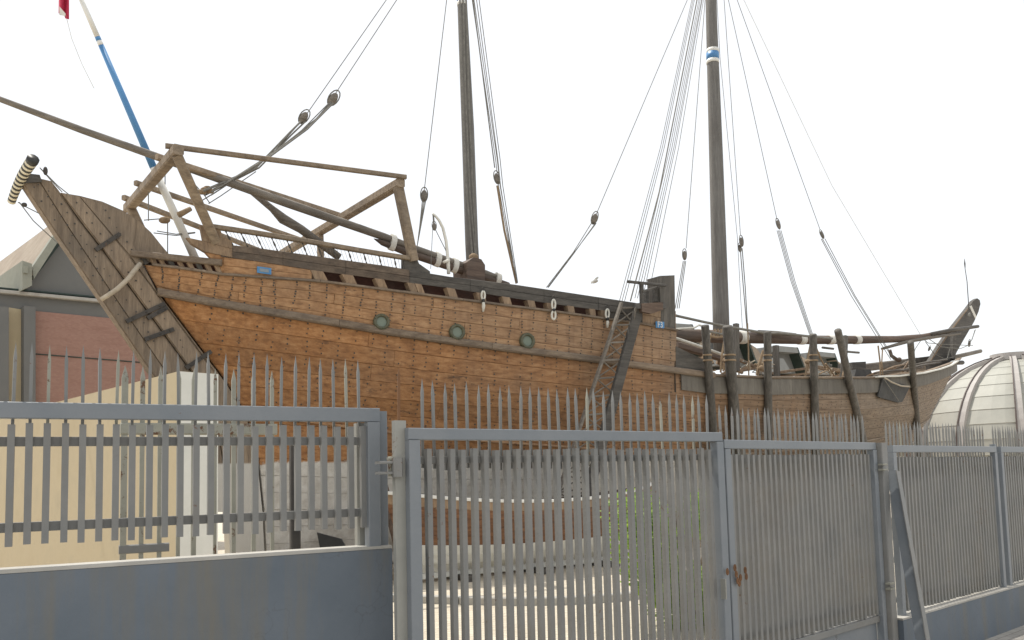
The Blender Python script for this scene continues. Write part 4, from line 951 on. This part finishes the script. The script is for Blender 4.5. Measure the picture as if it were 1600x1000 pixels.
def fence_run(root, P0, D, L, ztop, z_slat0, z_slat1, rails, railh=.08, pitch=.081, first=.05, spike=.31, slat_w=.033, slat_d=.04, zpick=None, framew=.075, left_stile=None, right_stile=None, matr='paintblue', rust_every=0):
    """slatted steel panel: D runs along it, front faces the camera side"""
    nv = nrm(D); ang = math.atan2(D.y, D.x); base = wloc(root)
    zp = zpick if zpick is not None else z_slat1 - .12
    sm = shared('slat', G().box((-slat_w / 2, -slat_d, 0), (slat_w / 2, 0, z_slat1 - z_slat0)), M['paint'])
    pm = shared('picket', picket_mesh(ztop + spike - zp, .085), M['paint'])
    pr = shared('picket', picket_mesh(ztop + spike - zp, .085), M['rusty'])
    a = P0 + nv * .0; b_ = P0 + D * L
    def rail(name, za, zb, dep, off, mt):
        g = G(); zc = (za + zb) / 2
        return beam(name, a + nv * off + Vector((0, 0, zc)), b_ + nv * off + Vector((0, 0, zc)), dep, zb - za, mt, root, ch=.06)
    rail('top_rail', ztop - railh, ztop, .06, .035, M[matr])
    for z0, z1 in rails: rail('rail', z0, z1, .03, -.017, M['paint'])
    t = first; i = 0
    while t < L - .03:
        p = P0 + D * (t + uni(-.003, .003))
        o = link('slat', sm, None, root, p + nv * .001 + Vector((0, 0, z_slat0 + uni(-.006, .006))) - base, (uni(-.0012, .0012), uni(-.0012, .0012), ang))
        o = link('picket', pr if (rnd() < .07) else pm, None, root, p - D * .0 - nv * .045 + Vector((0, 0, zp + uni(-.012, .012))) - base, (uni(-.018, .018), uni(-.018, .018), ang + uni(-.15, .15)))
        t += pitch; i += 1
    for tt, st in ((0, left_stile), (L, right_stile)):
        if st: 
            z0, z1 = st; p = P0 + D * (tt + (framew / 2 if tt == 0 else -framew / 2)) + nv * .038
            beam('stile', p + Vector((0, 0, z0)), p + Vector((0, 0, z1)), framew, .075, M[matr], root, up=D, ch=.06)

# --- left boundary wall and its fence panel
WT = 1.60
a, b_ = LF0 - LFD * 9 + nrm(LFD) * .09, LF0 + LFD * 2.06 + nrm(LFD) * .09
bw = thing('boundary_wall', 'blue-grey painted masonry wall with stains in the left foreground', 'wall', (a + b_) / 2)
G().slab([a, b_, b_ - nrm(LFD) * .18, a - nrm(LFD) * .18], (0, 0, WT - .02)).build('wall_body', M['wall'], bw)
G().slab([a - nrm(LFD) * .004 + Vector((0, 0, WT - .018)), b_ - nrm(LFD) * .004 + Vector((0, 0, WT - .018)), b_ - nrm(LFD) * .176 + Vector((0, 0, WT - .018)), a - nrm(LFD) * .176 + Vector((0, 0, WT - .018))], (0, 0, .018)).build('wall_top', M['concrete'], bw)
lf = thing('fence_panel', 'grey steel slat fence panel with spikes on top of the blue-grey wall', 'fence', LF0 + LFD * 1 + Vector((0, 0, WT)))
LS = LF0 - LFD * 4.05; LLEN = 4.05 + 2.0
fence_run(lf, LS, LFD, LLEN, 2.445, 1.715, 2.335, [(1.78, 1.83), (2.22, 2.27)], railh=.085, first=.04, spike=.32, right_stile=(WT, 2.358), framew=.09)
pe = LF0 + LFD * 2.02
beam('end_post', pe + Vector((0, 0, WT)), pe + Vector((0, 0, 2.43)), .06, .08, M['paintblue'], lf, up=LFD, ch=.06)
for z in (1.795, 2.235): G().tube([LF0 + LFD * 1.90 + nrm(LFD) * .0 + Vector((0, 0, z - .02)), LF0 + LFD * 1.90 + Vector((0, 0, z + .025))], .022, 8).build('weld_lug', M['paint'], lf)
pb = LF0 + LFD * 1.93 - nrm(LFD) * .09
beam('back_post', pb + Vector((0, 0, WT)), pb + Vector((0, 0, 2.36)), .08, .08, M['paintlight'], lf, up=LFD)
# --- gate
gp = G10 - G1D * .022 - nrm(G1D) * .0
gpost = thing('gate_post', 'pale gate post with a hinge lug beside the left wall', 'gate post', gp)
beam('post', gp, gp + Vector((0, 0, 2.345)), .042, .075, M['paintlight'], gpost, up=G1D, ch=.06)
o = link('rusty_picket', shared('rusty_picket', picket_mesh(.36, .05, .014), M['rust']), None, gpost, Vector((0, 0, 2.30)), (.01, .01, .3))
hz = 2.07
for dz in (0, .055): G().box((-.14, -.02, 0), (-.01, .03, .02)).build('hinge_plate', M['paint'], None).name
for o in [x for x in list(C.objects) if x.name.startswith('hinge_plate')]: bpy.data.objects.remove(o)
for dz in (-.03, .03):
    c = gp - G1D * .085 + Vector((0, 0, hz + dz)); beam('hinge_plate', c - G1D * .055, c + G1D * .06, .07, .016, M['paint'], gpost)
c = gp - G1D * .06 + Vector((0, 0, hz)); tube('hinge_bolt', [c + Vector((0, 0, -.05)), c + Vector((0, 0, .065))], .012, M['rusty'], gpost, 8); tube('hinge_nut', [c + Vector((0, 0, .045)), c + Vector((0, 0, .06))], .022, M['rusty'], gpost, 6)
c = gp - G1D * .03 + Vector((0, 0, hz)) + nrm(G1D) * .03; beam('hinge_barrel', c - Vector((0, 0, .055)), c + Vector((0, 0, .055)), .05, .06, M['paint'], gpost, up=G1D, ch=.25)
L1 = (G20 - G10).length - .01
lg1 = thing('gate_leaf', 'nearer gate leaf, grey vertical slats with gaps showing the yard', 'gate', G10 + G1D * L1 * .5, 'two leaves of the gate')
fence_run(lg1, G10 + G1D * .005, G1D, L1, 2.30, .16, 2.175, [(2.09, 2.135), (.22, .28)], railh=.07, first=.15, spike=.30, left_stile=(.06, 2.228), right_stile=(.06, 2.228))
L2 = 2.58
lg2 = thing('gate_leaf', 'farther gate leaf, grey slats seen edge on so it looks solid', 'gate', G20 + G2D * L2 * .5, 'two leaves of the gate')
fence_run(lg2, G20 + G2D * .012, G2D, L2, 2.245, .60, 2.13, [(2.05, 2.095), (.68, .73)], railh=.07, first=.12, spike=.28, left_stile=(.06, 2.173), right_stile=(.06, 2.173), framew=.07)
a, b_ = G20 + G2D * .085 + nrm(G2D) * .01, G20 + G2D * (L2 - .065) + nrm(G2D) * .01
beam('bottom_rail', a + Vector((0, 0, .56)), b_ + Vector((0, 0, .56)), .06, .06, M['paint'], lg2, ch=.06)
for k in range(3):
    p, q = lerp(a, b_, k / 3 + .006), lerp(a, b_, (k + 1) / 3 - .006); G().slab([p + Vector((0, 0, .08)), q + Vector((0, 0, .08)), q + Vector((0, 0, .525)), p + Vector((0, 0, .525))], -nrm(G2D) * .02).build('kick_panel', M['paintblue'], lg2)
beam('bottom_rail', a + Vector((0, 0, .10)), b_ + Vector((0, 0, .10)), .07, .05, M['paint'], lg2, ch=.06)
# rusty hasp and chain at the meeting stiles
hs_ = thing('gate_hasp', 'rusty hasp and chain where the two gate leaves meet', 'hasp', G20 + nrm(G2D) * .09 + Vector((0, 0, 1.18)))
hc = G20 + nrm(G2D) * .095
for k, (dx, dz) in enumerate(((-.07, 1.25), (.03, 1.27), (.045, 1.22), (.06, 1.17), (.08, 1.15), (.10, 1.19), (.17, 1.24), (.18, 1.19))):
    c = hc + G2D * dx + Vector((0, 0, dz)); tube('chain_link', [c + (G2D * math.cos(t) * .010 + Vector((0, 0, math.sin(t) * .022))) for t in [k * .6 + i * math.pi / 4 for i in range(9)]], .007, M['rust'], hs_, 5)
beam('lock_plate', hc - G1D * .11 + Vector((0, 0, 1.05)), hc - G1D * .11 + Vector((0, 0, 1.2)), .05, .012, M['paintlight'], hs_, up=G1D)
# far gate post and low wall with fence panels
pp = G20 + G2D * (L2 + .10) + nrm(G2D) * .03
fp_ = thing('gate_post', 'wide pale gate post at the far end of the gate', 'gate post', pp)
beam('post', pp + Vector((0, 0, .0)), pp + Vector((0, 0, 2.243)), .16, .12, M['paint'], fp_, up=G2D, ch=.06)
for z in (.86, 2.0):
    for dz in (-.02, .03): beam('hinge_plate', pp - G2D * .12 + nrm(G2D) * .085 + Vector((0, 0, z + dz)), pp - G2D * .02 + nrm(G2D) * .085 + Vector((0, 0, z + dz)), .05, .016, M['rusty'], fp_)
a, b_ = RF0 - RFD * .10 + nrm(RFD) * .13, RF0 + RFD * 16 + nrm(RFD) * .13
lw = thing('low_wall', 'low blue-grey kerb wall carrying the fence on the right', 'wall', RF0 + RFD * 3)
G().slab([a, b_, b_ - nrm(RFD) * .28, a - nrm(RFD) * .28], (0, 0, .52)).build('wall_body', M['wall'], lw)
G().slab([p + Vector((0, 0, .522)) for p in (a - nrm(RFD) * .004, b_ - nrm(RFD) * .004, b_ - nrm(RFD) * .275, a - nrm(RFD) * .275)], (0, 0, .018)).build('wall_top', M['concrete'], lw)
for k, (lab, n_) in enumerate((('grey slat fence panel on the low wall, next to the gate', 1), ('grey slat fence panel on the low wall at the right edge', 2), ('grey slat fence panel on the low wall, hidden beyond the edge', 3))):
    if k == 2: continue
    Ps = RF0 + RFD * (2.86 * k + .05); Lp = 2.72
    f = thing('fence_panel', lab, 'fence', Ps + RFD * 1.3 + Vector((0, 0, .52)), 'fence panels on the low wall')
    fence_run(f, Ps, RFD, Lp, 2.22, .56, 2.10, [(2.03, 2.075), (.66, .71)], railh=.07, first=.10, spike=.27, left_stile=(.52, 2.148), right_stile=(.52, 2.148), framew=.06)
    pq = Ps + RFD * (Lp + .07); 
    o = beam('fence_post', pq + Vector((0, 0, .52)), pq + Vector((0, 0, 2.25)), .06, .06, M['paintblue'], f, up=RFD)
# leaning steel brace by the far gate post
A_ = at(1393, 736, 8.25); B_ = at(1448, 1046, 7.80)
br_ = thing('leaning_brace', 'long grey steel brace leaning against the far gate post', 'brace', Vector((B_.x, B_.y, 0)))
axb = (B_ - A_).normalized(); B2 = A_ + axb * ((.01 - A_.z) / axb.z)
G().beam(A_, B2, .012, .10, up=nrm(G2D), ch=.1).build('web', M['paintblue'], br_)
sd = axb.cross(nrm(G2D)).normalized()
G().beam(A_ + nrm(G2D) * .06, B2 + nrm(G2D) * .06, .08, .01, up=nrm(G2D), ch=.1).build('flange', M['paint'], br_)
# old rusty gate leaf stored behind the wall
og0 = on_v(188, 660, LF0 - nrm(LFD) * 2.2, nrm(LFD)); og0.z = 0
og1 = on_v(432, 660, LF0 - nrm(LFD) * 2.2, nrm(LFD)); og1.z = 0
og = thing('old_gate_leaf', 'rusty peeling old gate leaf standing behind the slat fence', 'gate', (og0 + og1) / 2)
OD = (og1 - og0).normalized(); OL = (og1 - og0).length; s_ = (og0 - EYE).dot(_f) / F
def ogz(y): return at(300, y, (og0.y + og1.y) / 2).z
beam('top_beam', og0 + Vector((0, 0, ogz(647))), og1 + Vector((0, 0, ogz(647))), .07, 16 * s_, M['rusty'], og); beam('second_beam', og0 + Vector((0, 0, ogz(671))), og1 + Vector((0, 0, ogz(671))), .07, 19 * s_, M['rust'] if False else M['rusty'], og)
beam('bottom_beam', og0 + Vector((0, 0, ogz(852))), og0 + OD * OL * .3 + Vector((0, 0, ogz(852))), .05, 14 * s_, M['paint'], og)
for k, x in enumerate((194, 222, 250, 279, 303, 336, 365, 396, 425)):
    p = on_v(x, 700, og0, nrm(LFD)); p.z = 0; wd = (11, 8, 8, 7, 9, 6, 8, 8, 7)[k]
    o = link('picket', shared('picket', picket_mesh(ogz(575) - .3, .10, wd * s_ * .8), M['rusty']), None, og, p + Vector((0, 0, .3)) - wloc(og), (0, 0, .5))
dp = on_v(461, 800, LF0 - nrm(LFD) * 1.2, nrm(LFD)); dp.z = 0
dpo = beam('short_post', dp, dp + Vector((0, 0, 2.30)), .07, .07, M['iron'], None, up=LFD); tag(dpo, 'dark grey post behind the slat fence near its end', 'post')
# black board with string leaning behind the wall
bb = [at(x, y, 7.5) for x, y in ((495, 832), (533, 842), (545, 862), (502, 866))]
o = G().slab(bb, (0, .03, 0)).build('black_board', M['black']); tag(o, 'torn black board tied with string behind the wall', 'board')

# ================================================================== BUILDINGS
E1 = Vector((.707, .707, 0)); E2 = Vector((-.707, .707, 0))
# cream wall
cw = at(279, 640, 10.0); cw.z = 0
zt = at(279, 580, 10.0).z
crm = thing('cream_wall', 'long cream plastered wall with a white end behind the left fence', 'wall', cw)
G().slab([cw, cw + E1 * .50, cw + E1 * .50 + E2 * 12, cw + E2 * 12], (0, 0, zt)).build('wall_body', M['cream'], crm)
G().slab([cw - E2 * .004 + E1 * .002, cw + E1 * .498 - E2 * .004], (0, 0, zt)) if False else None
mk('end_face', [cw - E2 * .004 + E1 * .002, cw + E1 * .498 - E2 * .004, cw + E1 * .498 - E2 * .004 + Vector((0, 0, zt - .002)), cw - E2 * .004 + E1 * .002 + Vector((0, 0, zt - .002))], [(0, 1, 2, 3)], M['whiteend'], crm)

# left building: gabled end with brick panel
K0 = at(52, 620, 24.0); K0.z = 0
NB = Vector((.707, -.707, 0))
lbg = thing('museum_building', 'grey building with a pinkish pitched roof and pink brick panel at the left', 'building', K0)
def kb(x, y, off=0.0): return on_v(x, y, K0 + NB * off, NB)
wallpoly = [kb(-60, 790), kb(330, 790), kb(330, 474), kb(150, 400), kb(112, 338), kb(95, 372), kb(56, 425), kb(40, 452), kb(-60, 448)]
G().slab(wallpoly, -NB * .3).build('wall', M['bgrey'], lbg)
# roof plane left of the gable, receding
rp = [kb(50, 418, .35), kb(88, 357, .35), kb(112, 326, .35)]
rz = [p + E2 * 14 for p in rp]
G().slab([rp[0], rp[2], rz[2], rz[0]], Vector((0, 0, -.25))).build('roof', M['roofpink'], lbg)
G().slab([kb(50, 418, .37), kb(112, 326, .37), kb(115, 340, .37), kb(53, 436, .37)], -NB * .3).build('fascia', M['blight'], lbg)
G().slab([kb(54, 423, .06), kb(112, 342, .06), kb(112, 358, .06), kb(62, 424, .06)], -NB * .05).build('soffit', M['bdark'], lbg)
# eave box at the corner
eb = [kb(35, 407, .5), kb(50, 412, .5), kb(50, 446, .5), kb(35, 453, .5)]
G().slab(eb, E2 * 10 - NB * .2).build('eave_gutter', M['blight'], lbg)
G().slab([kb(37, 415, .56), kb(44, 416, .56), kb(44, 427, .56), kb(37, 426, .56)], -NB * .08).build('drain_box', M['blight'], lbg)
a, b_ = kb(-60, 450, .08), kb(330, 487, .08)
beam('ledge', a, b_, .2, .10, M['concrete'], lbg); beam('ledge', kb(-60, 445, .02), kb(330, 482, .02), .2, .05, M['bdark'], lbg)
G().slab([kb(55, 486, .03), kb(330, 512, .03), kb(330, 780, .03), kb(54, 780, .03)], -NB * .06).build('brick_panel', M['brick'], lbg)
beam('panel_joint', kb(55, 553, .04), kb(330, 575, .04), .03, .03, M['bdark'], lbg); beam('panel_joint', kb(54.5, 486, .04), kb(53.5, 780, .04), .03, .03, M['bdark'], lbg, up=E1)
G().slab([kb(6, 479, .02), kb(36, 484, .02), kb(36, 780, .02), kb(6, 780, .02)], -NB * .04).build('recess', M['cream'], lbg)
beam('pilaster', kb(44, 480, .15), kb(44, 780, .15), .34, .3, M['bgrey'], lbg, up=E1, ch=.03); beam('pilaster', kb(3, 480, .2), kb(3, 780, .2), .2, .3, M['bgrey'], lbg, up=E1, ch=.03)

# building with roof hoods seen through the waist
K1 = at(1180, 600, 46); K1.z = 0
def kc(x, y, off=0.0): return on_v(x, y, K1 + NB * off, NB)
hb2 = thing('hooded_building', 'grey building with slanted roof hoods seen between the ship and its yard', 'building', K1)
G().slab([kc(960, 730), kc(1420, 730), kc(1420, 604), kc(960, 574)], -NB * 4).build('wall', M['brick'], hb2)
for x0, y0, k in ((1040, 504, 1.25), (1128, 521, 1.18), (1213, 540, 1.0), (1276, 549, .85)):
    wq, hq = 34 * k, 42 * k
    A1, A2, A3, A4 = kc(x0, y0, 1.2), kc(x0 + wq, y0 + 3, 1.2), kc(x0 + wq + 14 * k, y0 + hq, 1.2), kc(x0 - 4, y0 + hq, 1.2)
    A4b = kc(x0 + 14 * k, y0 + hq, 1.2)
    back = E2 * 3.0
    # roof slab, slanted cheek, recessed window block
    G().slab([A1, A2, A2 + back, A1 + back], Vector((0, 0, -.32 * k))).build('hood_roof', M['hoodgrey'], hb2)
    th = E1 * .18
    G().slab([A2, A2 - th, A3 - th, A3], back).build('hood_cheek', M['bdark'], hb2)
    G().slab([A1 + E2 * .6, A2 + E2 * .6, A3 + E2 * .6, A4 + E2 * .6], E2 * .2).build('hood_back', M['bgrey'], hb2)
    G().slab([lerp(A1, A4, .45) - NB * .1, lerp(A1, A4, .45) + (A2 - A1) * .45 - NB * .1, A4b + (A3 - A4b) * .35 - NB * .1, A4 - NB * .1], -NB * .3).build('hood_window', M['hoodgrey'], hb2)
    G().slab([A3 + E1 * .05, A3 + E1 * 1.1, A2 + E1 * .9 - Vector((0, 0, .6)), A2 + E1 * .1 - Vector((0, 0, .4))], E2 * 2).build('parapet', M['roofpink'], hb2)

# ribbed dome
dz = 60.0; DC = at(1592, 711, dz); DR = 150 * dz / F
dm = thing('ribbed_dome', 'cream ribbed dome rising behind the fence on the right', 'dome', Vector((DC.x, DC.y, 0)))
G().tube([Vector((DC.x, DC.y, 0)), Vector((DC.x, DC.y, DC.z - .05))], DR * .99, 36).build('drum', M['dome'], dm)
phi0 = math.atan2(-DC.y, -DC.x) + math.radians(2)
def dpt(lon, lat, r): return DC + Vector((math.cos(lon) * math.cos(lat), math.sin(lon) * math.cos(lat), math.sin(lat))) * r
rows = 10
for sct in range(12):
    for k in range(rows):
        la0, la1 = math.radians(88) * k / rows, math.radians(88) * (k + 1) / rows
        vs = []; fs = []; nn = 5
        for j, (la, r_) in enumerate(((la0 - .006, DR - .02), (la0, DR + .022), (la1, DR - .012))):
            for i in range(nn): vs.append(dpt(phi0 + math.radians(30 * sct + 30 * i / (nn - 1)), la, r_))
        for j in range(2):
            for i in range(nn - 1): fs.append((j * nn + i, j * nn + i + 1, (j + 1) * nn + i + 1, (j + 1) * nn + i))
        mk('cladding_panel', vs, fs, M['dome'], dm)
    lon = phi0 + math.radians(30 * sct); tn = Vector((-math.sin(lon), math.cos(lon), 0))
    for nm, off, w_, dp_, mt in (('rib', 0, .20, .26, 'domerib'), ('rib_edge', -.245, .045, .34, 'domedark')):
        vs = []; fs = []
        for j in range(15):
            la = math.radians(87) * j / 14; sc_ = max(.35, math.cos(la)) 
            for a_, r_ in ((-w_, DR - .05), (-w_, DR + dp_), (w_, DR + dp_), (w_, DR - .05)): vs.append(dpt(lon, la, r_) + tn * (off + a_) * (sc_ if off else 1))
        for j in range(14):
            for i in range(3): fs.append((j * 4 + i, j * 4 + i + 1, j * 4 + i + 5, j * 4 + i + 4))
        mk(nm, vs, fs, M[mt], dm)
G().tube([dpt(0, math.pi / 2, DR - .1), dpt(0, math.pi / 2, DR + .40)], 1.4, 20).build('crown_ring', M['domerib'], dm)

# ================================================================== GREENERY
def bush(name, label, c, rx, ry, h, n, parts=True):
    t = thing(name, label, 'shrub', (c[0], c[1], 0)); c = Vector(c)
    for k in range(5):
        a = uni(0, 6.28); tube('stem', [c, c + Vector((math.cos(a) * rx * .3, math.sin(a) * ry * .3, h * .4)), c + Vector((math.cos(a) * rx * .6, math.sin(a) * ry * .6, h * .75))], [.03, .02, .008], M['frame'], t, 6)
    cl = [(Vector((uni(-1, 1) * rx, uni(-1, 1) * ry, uni(.1, 1) * h)), uni(.25, .5)) for _ in range(26)]
    g = G()
    for i in range(n):
        cc, r_ = random.choice(cl); d = Vector((uni(-1, 1), uni(-1, 1), uni(-1, 1)))
        if d.length > 1: continue
        p = c + cc + d * r_ * h * .55; p.z = max(p.z, .05); a = Vector((uni(-1, 1), uni(-1, 1), uni(-.6, .6))).normalized(); b2 = a.orthogonal().normalized(); s2 = uni(.03, .06)
        g.add([p - a * s2, p + b2 * s2 * .5, p + a * s2, p - b2 * s2 * .5], [(0, 1, 2, 3)])
    g2 = mk('foliage', g.v, g.f, M['leaf'], t); g2['kind'] = 'stuff'
c = on_z(1075, 985, 0)
bush('leafy_shrub', 'bright green leafy shrub glimpsed through the gate slats', (c.x, c.y, 0), .85, .45, 1.55, 14000)
for k, (x, y, dx) in enumerate(((1498, 931, 0), (1440, 944, 0), (1420, 950, 0), (1550, 918, 0))):
    p = on_z(x, y, .52)
    g = G()
    for i in range(26):
        a = uni(0, 6.28); l_ = uni(.03, .07); q_ = p + Vector((uni(-.12, .12), uni(-.03, .03), 0)); d = Vector((math.cos(a) * .5, math.sin(a) * .5, uni(.4, 1))).normalized(); b2 = d.orthogonal().normalized() * .006
        g.add([q_ - b2, q_ + b2, q_ + d * l_], [(0, 1, 2)])
    o = g.build('weeds', M['leaf']); o['kind'] = 'stuff'; o['label'] = 'small weeds growing on the low wall'; o['category'] = 'weeds'
